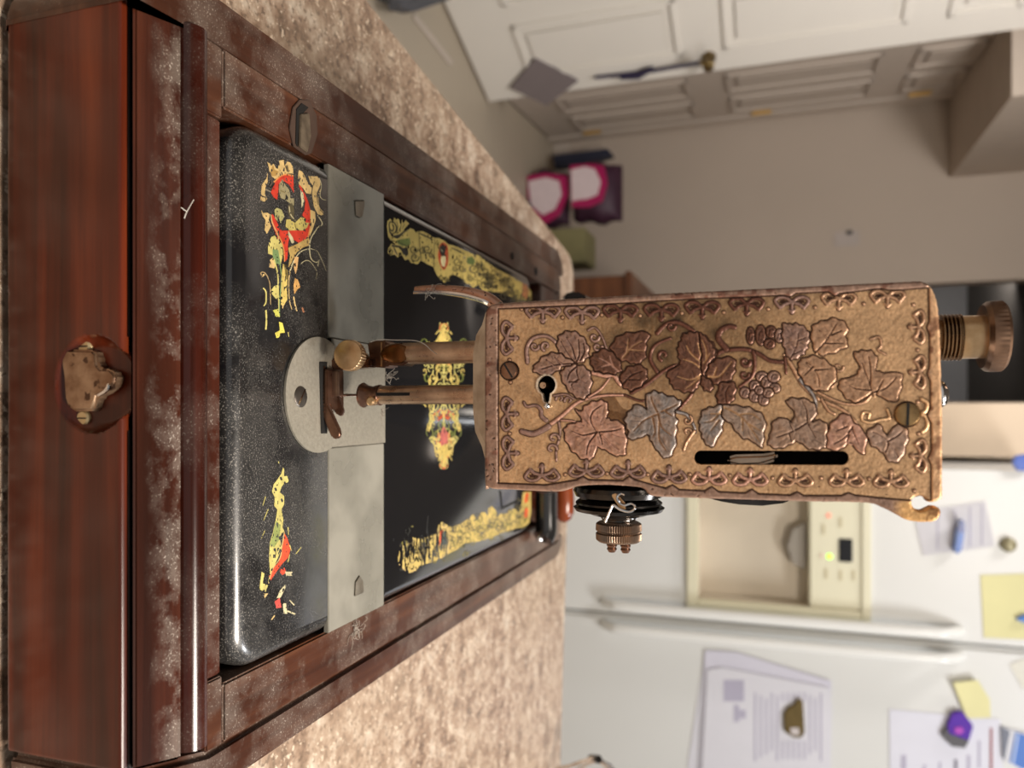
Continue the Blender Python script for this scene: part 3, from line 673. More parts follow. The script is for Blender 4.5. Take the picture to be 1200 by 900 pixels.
# slide plates and the needle plate
SLD = M('satin_nickel_slide', .3, .3); n_ = SLD.noise(26, 4, (1, 1, 1)); n2_ = SLD.noise(240, 4, (1.5, .5, 1))
SLD.color(SLD.mix(SLD.g(n_, .42, .62), srgb(140, 137, 126), srgb(162, 158, 146))); SLD.rough(SLD.mul(SLD.mul(SLD.g(n_, .4, .62), .14), .26, 'ADD')); SLD.bump(n2_, .08, .0002)
SLDN = plain('dusty_nickel', srgb(166, 160, 146), .45, .5, .3, 700, bump=.2, bscale=900)
x_l, x_r = -.0300, .0160
left = G().prism([(BX0-.0004, .2780, ZD-.0022), (x_l, .2780, ZD-.0022), (x_l, .3262, ZD-.0022), (BX0-.0004, .3262, ZD-.0022)], (0, 0, .0024)).build('slide_plate', SLD.m, sm, bevel=.0003)
right = G().prism([(x_r, .2780, ZD-.0022), (BX1+.0008, .2780, ZD-.0022), (BX1+.0008, .3262, ZD-.0022), (x_r, .3262, ZD-.0022)], (0, 0, .0024)).build('slide_plate', SLD.m, sm, bevel=.0003)
for par, (a, b), w_ in ((left, (420, 243), 5.5), (right, (419, 686), 5.5)):
    p = [az(a-6, b-8*1, ZD), az(a+6, b-8, ZD), az(a+4, b+10, ZD), az(a, b+13, ZD), az(a-5, b+10, ZD)]
    if par is right: p = [az(414, 699, ZD), az(425, 694, ZD), az(424, 680, ZD), az(420, 674, ZD), az(415, 682, ZD)]
    G().prism([q+Vector((0, 0, .0002)) for q in p], (0, 0, .0006)).build('thumb_catch', NICKEL, par, bevel=.0003)
c0_ = az(384, 465, ZD); NR = .0235; nc = Vector((-.0060, .2706, ZD))
arc = [(nc.x+NR*math.cos(a), nc.y+.9+(-.9)+NR*math.sin(a)) for a in [PI+PI*i/36 for i in range(37)]]
arc2 = [(nc.x+NR*math.cos(a), nc.y+NR*math.sin(a)) for a in [PI*.86+PI*1.28*i/44 for i in range(45)]]
arc2 += [(x_r-.0003, .2800), (x_r-.0003, .3258), (x_l+.0003, .3258), (x_l+.0003, .2800)]
NP = G().prism([(a, b, ZD+.0001) for a, b in arc2], (0, 0, .0010)).build('needle_plate', SLDN, sm, bevel=.0003)
p = az(352, 465, ZD+.001); sc_ = G().lathe((p.x, p.y, ZD+.0011), (0, 0, 1), [(.0042, -.0005), (.0042, .0002), (.0036, .0006)], 24).build('plate_screw', plain('screw_steel', srgb(96, 90, 84), .35, .8), NP)
q = Vector((.78, -.6, 0)).normalized()*.0038; r_ = Vector((.6, .78, 0)).normalized()*.0004
G().prism([Vector((p.x, p.y, ZD+.0014))+s for s in (q+r_, q-r_, -q-r_, -q+r_)], (0, 0, .0004)).build('screw_slot', CHROME, sc_)
G().prism([az(*p, ZD+.0012) for p in ((374, 424), (383, 424), (383, 508), (376, 508))], (0, 0, .0002)).build('feed_slot', DARKGAP, NP)
g = G()
for i in range(8): g.box(-.010+i*.0015, -.0093+i*.0015, .272, .279, ZD+.0012, ZD+.0019)
g.build('feed_dog', DARKBR, NP)
# ------------------------------------------------------------ painted decals on the bed (flat print, thin film)
GO = srgb(214, 184, 124); YE_ = srgb(206, 194, 116); GN = srgb(122, 148, 96); RD = srgb(206, 62, 44); BKC = (.012, .012, .012); CR = srgb(206, 196, 156); GY = srgb(150, 140, 120); OL = srgb(120, 104, 52); DKG = srgb(70, 60, 34)
dm = M('decal_print', .42); dm.color(dm.attr().outputs['Color']); DEC = dm.m
def decal(name, bd, z, s, parent, region=None, label=None, speck=0, wear=.16):
    al = bd.A > .5; ys, xs = np.where(al)
    px = bd.x0+(xs.min()+np.array([0, xs.max()-xs.min()]))/bd.k; py = bd.y0+(ys.min()+np.array([0, ys.max()-ys.min()]))/bd.k
    cs = [az(a, b, z) for a in px for b in py]; x0, x1 = min(c.x for c in cs)-s, max(c.x for c in cs)+s; y0, y1 = min(c.y for c in cs)-s, max(c.y for c in cs)+s
    X, Y = np.meshgrid(np.arange(x0, x1, s), np.arange(y0, y1, s)); PX, PY = proj(X, Y, z)
    A = bd.sample(bd.A, PX, PY); col = bd.sample(bd.Cc, PX, PY)
    ins = (PX > bd.x0) & (PX < bd.x0+bd.w/bd.k) & (PY > bd.y0) & (PY < bd.y0+bd.h/bd.k)
    A = A*(vnoise(X.shape[0], X.shape[1], (max(3, X.shape[0]//3), max(3, X.shape[1]//3)), 17) > wear)
    Ac = (A[:-1, :-1]+A[1:, :-1]+A[:-1, 1:]+A[1:, 1:])/4; keep = (Ac > .5) & ins[:-1, :-1]
    nz = .66+.32*vnoise(X.shape[0], X.shape[1], (max(2, X.shape[0]//8), max(2, X.shape[1]//8)), 5)
    return grid_mesh(name, DEC, parent, np.stack([X, Y, np.full(X.shape, z)], -1), keep, np.clip(col*nz[..., None], 0, 1), label=label)
# left scroll decal
b = Board(290, 388, 182, 402, 4)
b.crop(290, 180, 9)
b.fill([(205, 85), (235, 100), (250, 130), (275, 105), (300, 150), (320, 160), (335, 70), (385, 65), (390, 130), (420, 80), (450, 90), (480, 140), (485, 215), (440, 210), (400, 215), (330, 250), (290, 270), (240, 230), (225, 150)], GO)
b.fill([(270, 110), (285, 170), (330, 190), (300, 235), (260, 240), (240, 190)], srgb(176, 140, 78)); b.fill([(395, 130), (415, 190), (440, 200), (425, 120)], BKC, alpha=.8)
b.fill([(212, 180), (200, 260), (150, 330), (135, 490), (180, 510), (210, 480), (185, 430), (190, 360), (215, 300)], GO); b.fill([(140, 585), (165, 625), (205, 620), (240, 640), (225, 700), (250, 770), (205, 850), (180, 800), (190, 700), (160, 660)], GO)
b.fill([(285, 290), (340, 245), (400, 220), (485, 235), (490, 420), (470, 380), (440, 330), (380, 290), (330, 320), (325, 420), (315, 490), (275, 460), (245, 410), (275, 340), (290, 310)], RD)
b.line([(280, 300), (340, 245), (400, 220), (480, 232)], 1.6, col=srgb(226, 150, 84)); b.line([(240, 400), (200, 380)], 2.0, col=GY)
b.fill([(335, 320), (370, 270), (400, 330), (440, 380), (460, 470), (500, 470), (505, 560), (440, 520), (400, 490), (350, 470), (330, 400)], srgb(158, 148, 112)); b.fill([(405, 425), (430, 460), (425, 490), (400, 480)], BKC); b.line([(350, 390), (395, 410)], .8, col=OL)
b.fill([(245, 300), (290, 330), (240, 370), (220, 330)], BKC, alpha=.9); b.line([(240, 200), (260, 300), (240, 340)], 1.6, col=srgb(96, 84, 72))
b.fill([(540, 170), (580, 190), (610, 250), (640, 310), (680, 360), (670, 430), (620, 420), (590, 370), (540, 320), (530, 250)], GO); b.fill([(640, 235), (740, 240), (745, 260), (700, 300), (690, 340), (660, 300)], GO)
b.fill([(690, 350), (720, 270), (760, 250), (770, 330), (730, 420), (735, 520), (770, 600), (805, 640), (780, 655), (740, 640), (700, 560), (680, 430)], GO); b.line([(780, 360), (745, 450), (755, 560), (800, 620)], .9, col=GO); b.line([(760, 260), (780, 340), (765, 440), (790, 480), (830, 490)], .9, col=CR)
b.fill([(535, 320), (570, 350), (610, 430), (640, 500), (665, 600), (660, 700), (650, 860), (600, 900), (560, 850), (600, 760), (620, 690), (570, 650), (600, 600), (610, 500), (570, 420)], RD); b.line([(665, 600), (668, 740), (640, 880)], 1.5, col=srgb(226, 150, 84))
b.fill([(560, 380), (590, 420), (600, 520), (560, 600), (570, 500), (560, 440)], CR); b.fill([(665, 590), (715, 610), (720, 700), (690, 800), (650, 890), (668, 760)], GO); b.line([(740, 650), (790, 740), (740, 780), (700, 850)], 1.3, col=CR)
b.fill([(285, 590), (310, 570), (360, 590), (390, 660), (350, 740), (335, 690), (320, 660), (320, 720), (290, 680)], srgb(176, 170, 112)); b.fill([(245, 640), (270, 640), (300, 700), (340, 780), (400, 880), (410, 900), (320, 900), (280, 800), (250, 720)], RD); b.line([(248, 640), (260, 720), (320, 860), (330, 905)], 1.2, col=GO)
b.fill([(430, 540), (470, 520), (500, 600), (520, 700), (500, 720), (450, 680), (425, 620)], srgb(92, 84, 60)); b.line([(440, 560), (455, 640), (500, 700)], .9, col=CR)
b.fill([(410, 690), (450, 690), (500, 730), (560, 670), (610, 680), (590, 700), (620, 730), (650, 730), (630, 780), (600, 800), (610, 850), (560, 820), (520, 790), (510, 880), (500, 905), (460, 860), (430, 790), (400, 780)], srgb(196, 180, 104)); b.line([(500, 740), (520, 800), (600, 850)], .9, col=OL)
b.fill([(490, 105), (530, 120), (535, 300), (555, 420), (560, 560), (575, 610), (530, 680), (500, 700), (490, 560), (495, 400), (488, 240)], BKC); 
sl_, m_ = b.fillmask(b.tr([(488, 60), (528, 60), (535, 300), (555, 430), (575, 610), (520, 690), (495, 700), (490, 400)])); b.erase((sl_, m_))
b.crop(290, 270, 6.92)
b.fill([(235, 0), (500, 0), (470, 80), (420, 105), (380, 80), (340, 60), (330, 110), (325, 230), (300, 260), (290, 140), (260, 60)], RD); b.fill([(330, 0), (370, 60), (380, 100), (360, 110), (330, 40)], CR); b.line([(235, 0), (290, 130), (300, 250)], 1.3, col=srgb(226, 150, 84))
b.fill([(190, 55), (220, 40), (280, 110), (290, 190), (270, 280), (230, 230), (200, 200), (165, 190), (165, 130)], YE_); b.fill([(205, 150), (250, 160), (270, 280), (230, 270), (205, 210)], GN)
b.fill([(175, 300), (180, 240), (205, 220), (225, 260), (220, 310)], GO); b.line([(215, 240), (245, 350), (250, 480), (255, 620), (260, 700)], 2.0, 1.2, col=YE_); b.line([(265, 280), (275, 400), (262, 560), (262, 690)], 1.4, 1.0, col=GN)
b.fill([(290, 260), (330, 330), (320, 480), (325, 560), (290, 620), (270, 600), (275, 420), (280, 330)], srgb(214, 190, 108)); b.fill([(290, 270), (325, 280), (335, 400), (310, 400), (305, 330)], DKG, alpha=.8)
b.fill([(330, 140), (400, 110), (470, 70), (500, 60), (510, 120), (450, 140), (400, 180), (370, 230), (345, 300), (330, 300), (345, 200), (335, 170)], srgb(190, 160, 96)); b.line([(345, 330), (380, 240), (430, 175), (500, 150), (560, 165), (590, 210), (640, 330)], 1.7, .5, col=CR)
b.line([(545, 10), (510, 80), (505, 170), (520, 235), (560, 260), (580, 240), (570, 290)], 1.5, 1.0, col=CR); b.fill([(380, 215), (415, 215), (405, 310), (390, 360), (375, 300)], srgb(222, 178, 120)); b.line([(345, 330), (335, 420), (340, 560), (360, 640)], 1.5, 1.0, col=GO)
b.fill([(385, 385), (410, 400), (430, 460), (405, 480), (380, 520), (372, 450)], srgb(222, 170, 100)); b.line([(375, 540), (385, 600), (400, 650)], 1.8, col=GO); b.line([(445, 630), (455, 660)], 2, col=srgb(190, 130, 96)); b.line([(435, 270), (470, 245), (510, 255), (560, 330), (555, 400)], 1.2, .5, col=CR)
b.fill([(190, 490), (215, 450), (250, 440), (250, 540), (235, 560), (200, 520)], YE_); b.line([(120, 375), (108, 345), (135, 340), (165, 380), (182, 440), (188, 600)], 1.7, 1.2, col=srgb(176, 150, 106)); b.line([(118, 372), (132, 360)], 2.5, col=GO)
b.line([(130, 470), (150, 500), (150, 580), (135, 610)], 1.8, col=YE_); b.line([(150, 650), (155, 720), (150, 800)], 2.2, col=YE_); b.fill([(205, 645), (250, 635), (262, 700), (230, 700)], srgb(206, 204, 96))
b.fill([(255, 740), (285, 750), (305, 830), (270, 835), (255, 870), (235, 875), (222, 830), (262, 810)], srgb(216, 204, 92)); b.line([(330, 825), (335, 860)], 1, col=YE_); b.line([(290, 600), (285, 630)], 1.4, col=GO)
for i in range(46):
    a, c = RNG.rand()*620+20, RNG.rand()*860; b.line([(a, c), (a+RNG.randn()*6, c+RNG.randn()*6)], .45, col=srgb(170, 160, 140), sm=False)
decal('gold_decal', b, ZD+.00006, .00022, sm, label='flaked red and gold scroll decal on the front bed, left side', speck=.0)
# right scroll decal, mostly worn away
b = Board(292, 372, 540, 732, 4); b.crop(290, 540, 4.737)
b.fill([(198, 35), (205, 50), (203, 85), (222, 85), (228, 120), (205, 125), (190, 145), (180, 175), (205, 195), (205, 240), (190, 270), (200, 330), (195, 370), (205, 390), (180, 420), (190, 490), (160, 560), (140, 600), (110, 690), (125, 620), (118, 540), (125, 450), (140, 400), (158, 320), (165, 270), (148, 250), (150, 200), (135, 170), (145, 130), (165, 105), (185, 75)], YE_)
b.fill([(160, 330), (185, 360), (175, 440), (150, 480), (122, 470), (140, 410)], srgb(148, 158, 92)); b.fill([(205, 400), (222, 430), (240, 490), (225, 540), (195, 570), (165, 610), (125, 670), (120, 640), (150, 590), (175, 560), (190, 500)], srgb(226, 84, 52)); b.line([(205, 395), (192, 470), (180, 540), (140, 600), (118, 680)], 1.1, col=GO)
b.fill([(185, 600), (205, 590), (215, 620), (195, 635), (180, 620)], srgb(220, 80, 54)); b.fill([(208, 615), (250, 615), (248, 640), (215, 640)], CR); b.fill([(78, 615), (95, 625), (85, 680), (115, 690), (100, 730), (65, 715), (72, 660)], YE_); b.fill([(90, 735), (118, 735), (95, 765)], GO)
b.fill([(210, 685), (212, 705), (185, 760), (160, 765), (180, 720)], CR); b.fill([(150, 780), (180, 760), (190, 815), (160, 820)], srgb(220, 90, 80)); b.fill([(195, 790), (215, 790), (222, 850), (200, 850)], CR); b.line([(225, 835), (262, 850)], 2, col=CR); b.line([(235, 775), (258, 800)], 1.6, col=CR); b.line([(150, 860), (135, 880)], 1.6, col=GO)
for p in ([(100, 200), (85, 250)], [(115, 270), (90, 330)], [(95, 390), (78, 430)], [(215, 85), (228, 110)], [(225, 370), (228, 410)], [(270, 515), (298, 480)], [(235, 470), (245, 500)], [(225, 560), (235, 520)], [(172, 0), (174, 15)]): b.line(p, 1.3, .8, col=YE_)
for c in ((155, 155), (190, 215), (150, 490), (182, 495), (178, 425), (148, 525), (185, 95)): b.erase(b.linemask(b.tr([c, (c[0]+3, c[1]+8)]), 2.6))
decal('gold_decal', b, ZD+.00006, .00022, sm, label='worn remains of the scroll decal on the front bed, right side')
# left border decal
b = Board(442, 628, 240, 358, 4); b.crop(440, 240, 7.5)
GOLD2 = srgb(218, 192, 108); 
band = [(100, 190), (105, 140), (130, 120), (155, 150), (165, 110), (185, 130), (205, 115), (215, 150), (235, 130), (240, 165), (265, 135), (300, 165), (270, 195), (240, 230), (300, 205), (330, 210), (350, 235), (420, 230), (470, 260), (520, 290), (560, 290), (600, 310), (640, 345), (700, 360), (790, 400), (850, 430), (900, 440), (1060, 560), (1180, 620), (1300, 690), (1370, 760), (1370, 850), (1250, 830), (1100, 770), (950, 760), (900, 700), (860, 735), (830, 700), (790, 690), (760, 650), (700, 620), (660, 620), (650, 670), (600, 685), (540, 620), (510, 550), (450, 520), (400, 490), (370, 525), (310, 510), (290, 480), (260, 490), (230, 440), (195, 465), (170, 440), (130, 450), (105, 420), (115, 370), (150, 330), (110, 280)]
b.fill(band, GOLD2)
OLV = srgb(46, 44, 18)
for p in ([(150, 175), (160, 200), (150, 230), (128, 215), (120, 180), (130, 150), (165, 160), (185, 200), (175, 240), (150, 255)],): b.line(p, 1.6, col=BKC)
b.fill([(118, 150), (128, 230), (160, 270), (210, 260), (260, 220), (300, 205), (260, 250), (200, 300), (150, 290), (118, 240)], BKC); b.line([(110, 170), (112, 230), (150, 285), (200, 300), (260, 245), (330, 215)], 1.1, col=GOLD2)
b.line([(190, 150), (195, 200), (180, 250)], .9, col=BKC); b.line([(225, 160), (220, 200), (190, 250)], .9, col=BKC); b.line([(255, 170), (235, 210)], .8, col=BKC)
b.fill([(180, 310), (240, 300), (300, 290), (310, 340), (270, 370), (200, 350)], srgb(124, 138, 70)); b.line([(130, 310), (200, 330), (290, 370)], .9, col=OLV)
b.line([(385, 250), (500, 305)], 1.6, col=BKC, sm=False); b.line([(670, 380), (780, 430)], 1.4, col=BKC, sm=False); b.line([(380, 240), (400, 480)], .8, col=OLV); b.line([(520, 300), (510, 530)], .8, col=OLV)
for cx, cy, r in ((335, 390, 38), (345, 460, 40), (455, 390, 42), (410, 400, 28), (580, 640, 26), (620, 650, 24), (720, 500, 40), (760, 560, 30), (860, 560, 44), (830, 640, 30), (700, 560, 26), (490, 440, 24)):
    b.line([(cx+r*(1-k/14)*math.cos(k*.75), cy+r*(1-k/14)*math.sin(k*.75)) for k in range(12)], 1.5, 1.1, col=OLV)
b.line([(130, 380), (118, 410), (140, 440), (150, 400)], 1.0, col=BKC); b.line([(165, 380), (190, 440)], 1.4, col=BKC, sm=False); b.line([(150, 360), (220, 375), (250, 430)], 2.6, col=BKC); b.fill([(240, 380), (280, 370), (290, 430), (265, 460)], BKC); b.line([(160, 400), (185, 445)], 1.3, col=GO)
b.fill([(560, 360), (600, 330), (640, 380), (640, 520), (600, 575), (560, 520), (545, 440)], srgb(196, 78, 38), sm=True); b.fill([(575, 470), (600, 430), (618, 480), (605, 545), (580, 525)], srgb(240, 226, 170), sm=True); b.fill([(565, 370), (600, 350), (618, 390), (600, 450), (570, 430)], srgb(30, 30, 24), sm=True); b.line([(575, 390), (590, 410)], 1, col=srgb(190, 190, 150)); b.line([(560, 350), (545, 440), (560, 520), (600, 578), (640, 520), (645, 430), (640, 370)], 1.0, col=GOLD2)
b.fill([(800, 470), (850, 450), (880, 500), (860, 530), (810, 520)], srgb(110, 126, 66))
rs = np.random.RandomState(3)
for i in range(70):
    cx, cy = 880+rs.rand()*480, 0; cy = 500+(cx-880)*.55+rs.rand()*180; r = 12+rs.rand()*26; b.line([(cx+r*(1-k/12)*math.cos(k*.8+i), cy+r*(1-k/12)*math.sin(k*.8+i)) for k in range(9)], 1.5, col=[OLV, DKG, srgb(120, 104, 48), srgb(80, 72, 44)][i % 4])
b.fill([(1290, 680), (1330, 700), (1350, 760), (1330, 830), (1290, 800)], srgb(196, 110, 70), alpha=.8)
decal('gold_decal', b, ZD+.00026, .0004, sm, label='yellow gold border decal along the left edge of the bed')
# right border decal
b = Board(452, 630, 568, 676, 4); b.crop(450, 570, 6.316)
b.fill([(100, 490), (130, 440), (180, 420), (210, 375), (270, 390), (330, 370), (385, 350), (400, 290), (430, 260), (490, 300), (560, 280), (620, 240), (660, 205), (690, 250), (720, 190), (750, 190), (770, 220), (770, 160), (800, 145), (830, 180), (830, 230), (860, 200), (910, 200), (930, 170), (970, 165), (1000, 200), (1020, 120), (1030, 40), (1090, 40), (1090, 180), (1075, 270), (1040, 300), (980, 310), (920, 330), (860, 350), (800, 380), (700, 410), (600, 420), (540, 470), (460, 510), (380, 555), (260, 590), (240, 625), (180, 640), (130, 600), (105, 560)], srgb(206, 180, 104))
rs = np.random.RandomState(8)
for i in range(150):
    cx = 120+rs.rand()*930; cy = 500-(cx-120)*.30+rs.randn()*55; r = 10+rs.rand()*26
    b.line([(cx+r*(1-k/12)*math.cos(k*.8+i), cy+r*(1-k/12)*math.sin(k*.8+i)) for k in range(9)], .9, col=[srgb(70, 70, 56), srgb(110, 100, 60), srgb(150, 140, 70), srgb(60, 60, 54)][i % 4])
b.fill([(430, 330), (455, 330), (462, 420), (440, 450), (425, 400)], srgb(70, 84, 76)); b.fill([(415, 330), (440, 320), (425, 400), (405, 450)], srgb(214, 80, 44)); b.line([(395, 470), (390, 350), (430, 300), (475, 320), (480, 440), (460, 500), (420, 530)], 1.2, col=GO)
b.line([(1060, 60), (1050, 110)], 4, col=srgb(224, 96, 50)); b.line([(1055, 170), (1050, 220)], 4, col=srgb(224, 100, 60)); b.line([(110, 575), (180, 638), (240, 615)], 1.0, col=GO)
for i in range(36):
    a = 60+rs.rand()*340; b.line([(a, 430+rs.randn()*60+(200-a)*.2), (a+rs.randn()*14, 450+rs.randn()*60)], 1.1, col=BKC)
for i in range(60): cx = 60+rs.rand()*400; b.erase(b.linemask(b.tr([(cx, 500-(cx-120)*.3+rs.randn()*70), (cx+8, 505-(cx-120)*.3+rs.randn()*70)]), 1.6))
decal('gold_decal', b, ZD+.00026, .0004, sm, label='pale gold border decal along the right edge of the bed')
# centre medallion
b = Board(484, 560, 376, 554, 4); b.crop(480, 380, 5.29); rs = np.random.RandomState(5)
for i in range(105):
    t = rs.rand(); cy = 15+t*870; wd = 12+118*math.sin(PI*min(1, max(0, (cy-60)/780)))**.8 if 60 < cy < 840 else 14; 
    if 130 < cy < 500: wd = 130
    cx = 212+rs.uniform(-1, 1)*wd; r = 9+rs.rand()*20; c = [YE_, GOLD2, GOLD2, YE_, srgb(206, 84, 44), srgb(120, 128, 60)][rs.randint(6)]
    for s_ in (-1, 1): b.line([(212+s_*(cx-212)+s_*r*(1-k/12)*math.cos(k*.8+i), cy+r*1.7*(1-k/12)*math.sin(k*.8+i)) for k in range(8)], 1.7, 1.0, col=c)
b.fill([(212, 0), (225, 40), (235, 110), (150, 115), (190, 70), (200, 20)], GOLD2); b.line([(212, 120), (212, 860)], 1.8, col=YE_); b.fill([(205, 640), (218, 640), (240, 700), (225, 770), (200, 770), (190, 700)], srgb(196, 104, 96), sm=True)
b.fill([(175, 860), (200, 800), (215, 890), (235, 810), (265, 850), (250, 770), (225, 740), (190, 760)], srgb(206, 180, 96))
decal('gold_decal', b, ZD+.00026, .00035, sm, label='pointed gold and red medallion decal in the middle of the bed')

# seam of the bed access cover and the clamp pieces at the far end
G().prism([az(*p, ZD+.0003) for p in ((585, 575), (587, 575), (589, 594), (607, 585), (607, 588), (588, 597))], (0, 0, .0002)).build('cover_seam', DARKGAP, sm)
# ------------------------------------------------------------ head, arm, pillar
YP = .245
HB = metalmat('head_casting_edge', srgb(150, 136, 120), srgb(188, 176, 158), .35, 120, .8)
CAST = plain('black_japan_head', (.010, .009, .009), .16, 0, .2, 30, .6, coat=.5)
hx0, hx1, hz0, hz1 = ay(640, 352, YP+.01).x+.0012, ay(640, 570, YP+.01).x-.0012, ay(572, 450, YP+.01).z+.002, ay(1094, 450, YP+.01).z-.001
g = G(); v = []; 
def rr_xz(x0, x1, z0, z1, r, y, n=6): return [(a, y, c) for a, c in rrect(x0, x1, z0, z1, r, r, n)]
rings = [(YP+.0026, 0), (YP+.05, 0), (YP+.062, .004), (YP+.085, .012)]
for y, ins in rings: v += rr_xz(hx0+ins, hx1-ins, hz0+ins*1.2, hz1-ins*.6, .006, y)
n = len(rr_xz(0, 1, 0, 1, .1, 0)); f = []
for j in range(len(rings)-1):
    for i in range(n): f.append((j*n+i, j*n+(i+1) % n, (j+1)*n+(i+1) % n, (j+1)*n+i))
f += [tuple(reversed(range((len(rings)-1)*n, len(rings)*n)))]
g.add(v, f).build('head', CAST, sm, angle=50)
# arm and pillar, fully hidden behind the face plate from the front
arm = G(); v = []; f = []; st = [(.32, -.004, 1.135, .022, .030), (.38, -.004, 1.146, .019, .024), (.44, -.004, 1.148, .018, .023), (.50, -.004, 1.140, .022, .032), (.535, -.004, 1.128, .024, .040), (.556, -.004, 1.128, .020, .036)]
for y, cx, cz, a, h in st:
    for i in range(20):
        t_ = 2*PI*i/20; v.append((cx+a*math.copysign(abs(math.cos(t_))**.7, math.cos(t_)), y, cz+h*math.copysign(abs(math.sin(t_))**.7, math.sin(t_))))
for j in range(len(st)-1):
    for i in range(20): f.append((j*20+i, j*20+(i+1) % 20, (j+1)*20+(i+1) % 20, (j+1)*20+i))
f += [tuple(range(20)), tuple(reversed(range(100, 120)))]
arm.add(v, f).build('arm', CAST, sm, angle=50)
pil = G(); v = []; f = []; st = [(ZD+.0001, .026, .030), (ZD+.006, .024, .027), (ZD+.03, .019, .022), (ZD+.09, .018, .021), (ZD+.15, .021, .024), (ZD+.19, .018, .02)]
for z, a, h in st:
    for i in range(20):
        t_ = 2*PI*i/20; v.append((-.004+a*math.cos(t_), .522+h*math.sin(t_), z))
for j in range(len(st)-1):
    for i in range(20): f.append((j*20+i, j*20+(i+1) % 20, (j+1)*20+(i+1) % 20, (j+1)*20+i))
f += [tuple(range(20)), tuple(reversed(range(100, 120)))]
pil.add(v, f).build('pillar', CAST, sm, angle=50)
hw = G(); hw.lathe((-.004, .562, 1.120), (0, 1, 0), [(.012, -.01), (.014, .0), (.050, .003), (.056, .006), (.056, .016), (.050, .019), (.016, .022), (.012, .03)], 40)
hwo = hw.build('hand_wheel', BLKMET, sm, angle=40)
ck = G(); ck.box(-.010, .002, .590, .598, 1.040, 1.128); ck.build('crank_arm', BLKMET, hwo, bevel=.003)
# far end of the bed: dark clamp with a bright screw and the wooden crank grip behind it
cg = catmull([ay(640, 576, .575), ay(640, 600, .575), ay(640, 622, .575), ay(636, 631, .572)], 6)
G().tube(cg, [.0085]*len(cg), 14).build('bed_clamp', ENAMEL, sm)
sp = ay(632, 631, .563); G().sphere(sp, .0030, 14).build('clamp_screw', CHROME, sm)
gr = [ay(661, y_, .62) for y_ in (560, 572, 586, 600, 608, 612)]
G().tube(gr, [.008, .0082, .0086, .0084, .006, .002], 20).build('crank_grip', wood('varnished_grip', 'x', srgb(84, 34, 16), srgb(122, 56, 28), srgb(146, 74, 40), 0, 6, rough=.2), sm)
G().box(ay(622, 560, .57).x-.01, ay(622, 570, .57).x, .560, .60, ZD-.012, ZD-.002).build('end_lug', CAST, sm, bevel=.002)
G().prism([ay(684, 345, .50), ay(674, 340, .50), ay(663, 343, .50), ay(655, 352, .50), ay(690, 352, .50)], (0, .02, 0)).build('arm_boss', CAST, sm, bevel=.002)
# lower collar of the head through which the two bars run
col = [(575, 352), (566, 366), (562, 380), (555, 392), (551.5, 415), (551.5, 480), (554, 506), (562, 524), (566, 540), (575, 560), (590, 560), (590, 352)]
G().prism([ay(*p, YP+.006) for p in col], (0, .048, 0)).build('head_collar', HB, sm, bevel=.0028, seg=4)

# ------------------------------------------------------------ bars, needle, presser foot
YN = .285
def X(px, py, y=YN): return ay(px, py, y)
pb0, pb1 = X(456, 415), X(562, 413); pxm = pb0.x
G().cyl((pxm, YN, pb0.z), (pxm, YN, pb1.z+.012), .0045, n=28).build('presser_bar', BRONZE, sm, angle=50)
nb0, nb1 = X(441, 463), X(562, 463); nx = nb0.x
nb = G().cyl((nx, YN, nb0.z), (nx, YN, nb1.z+.012), .0039, n=28).build('needle_bar', BRONZE, sm, angle=50)
a_, b_ = X(446, 463), X(485, 463)
G().box(nx-.0009, nx+.0004, YN-.0042, YN-.0030, a_.z, b_.z).build('bar_slot', DARKGAP, nb)
nc0 = X(424, 462); nc1 = X(447, 462)
L_ = nc1.z-nc0.z
nclamp = G().lathe((nx, YN, nc0.z), (0, 0, 1), [(.0030, 0), (.0050, .0002), (.0053, .0010), (.0042, L_*.30), (.0036, L_*.6), (.0041, L_*.75), (.0044, L_*.95), (.0040, L_)], 28).build('needle_clamp', DARKBR, sm, angle=40)
sq = X(435, 470, YN-.0052); G().lathe(sq, (0, -1, 0), [(.0019, -.002), (.0019, .0008), (.0013, .0013)], 16).build('clamp_screw', BRASS, nclamp)
n0, n1_ = X(396, 464), X(421, 464)
G().lathe((nx, YN, ZD-.004), (0, 0, 1), [(.0001, 0), (.0006, .003), (.0007, n1_.z-ZD-.002), (.0007, n1_.z-ZD), (.0007, n1_.z-ZD+.006)], 12).build('needle', CHROME, sm)
# presser clamp block with thumb screw
cbk = G(); 
pc = [X(*p, YN-.003) for p in ((430, 402), (437, 399), (452, 399), (454, 404), (470, 402), (480, 405), (484, 413), (482, 422), (472, 428), (454, 428), (452, 431), (434, 430))]
cb = cbk.prism(pc, (0, .009, 0)).build('presser_clamp', DARKBR, sm, bevel=.0006)
G().box(X(452, 402, YN).x, X(452, 430, YN).x, YN-.0036, YN-.0030, X(451, 410).z, X(452.5, 410).z).build('clamp_seam', BRASS, cb)
G().sphere((X(468, 415).x, YN-.0035, X(468, 415).z), .004, 16, (1.0, .35, 1.7)).build('amber_clip', plain('amber_stained_steel', srgb(108, 66, 28), .25, .7), cb)
tc = X(408, 416, .268); tax = Vector((-.05, -1, .10)).normalized()
ts = G().lathe(tc+tax*-.009, tax, [(.0028, -.006), (.0028, .004), (.0050, .0045), (.0062, .005), (.0063, .0088), (.0058, .0095), (.0030, .0100)], 72, knurl=(3, 4, .00035)).build('thumb_screw', BRASS, sm, angle=30)
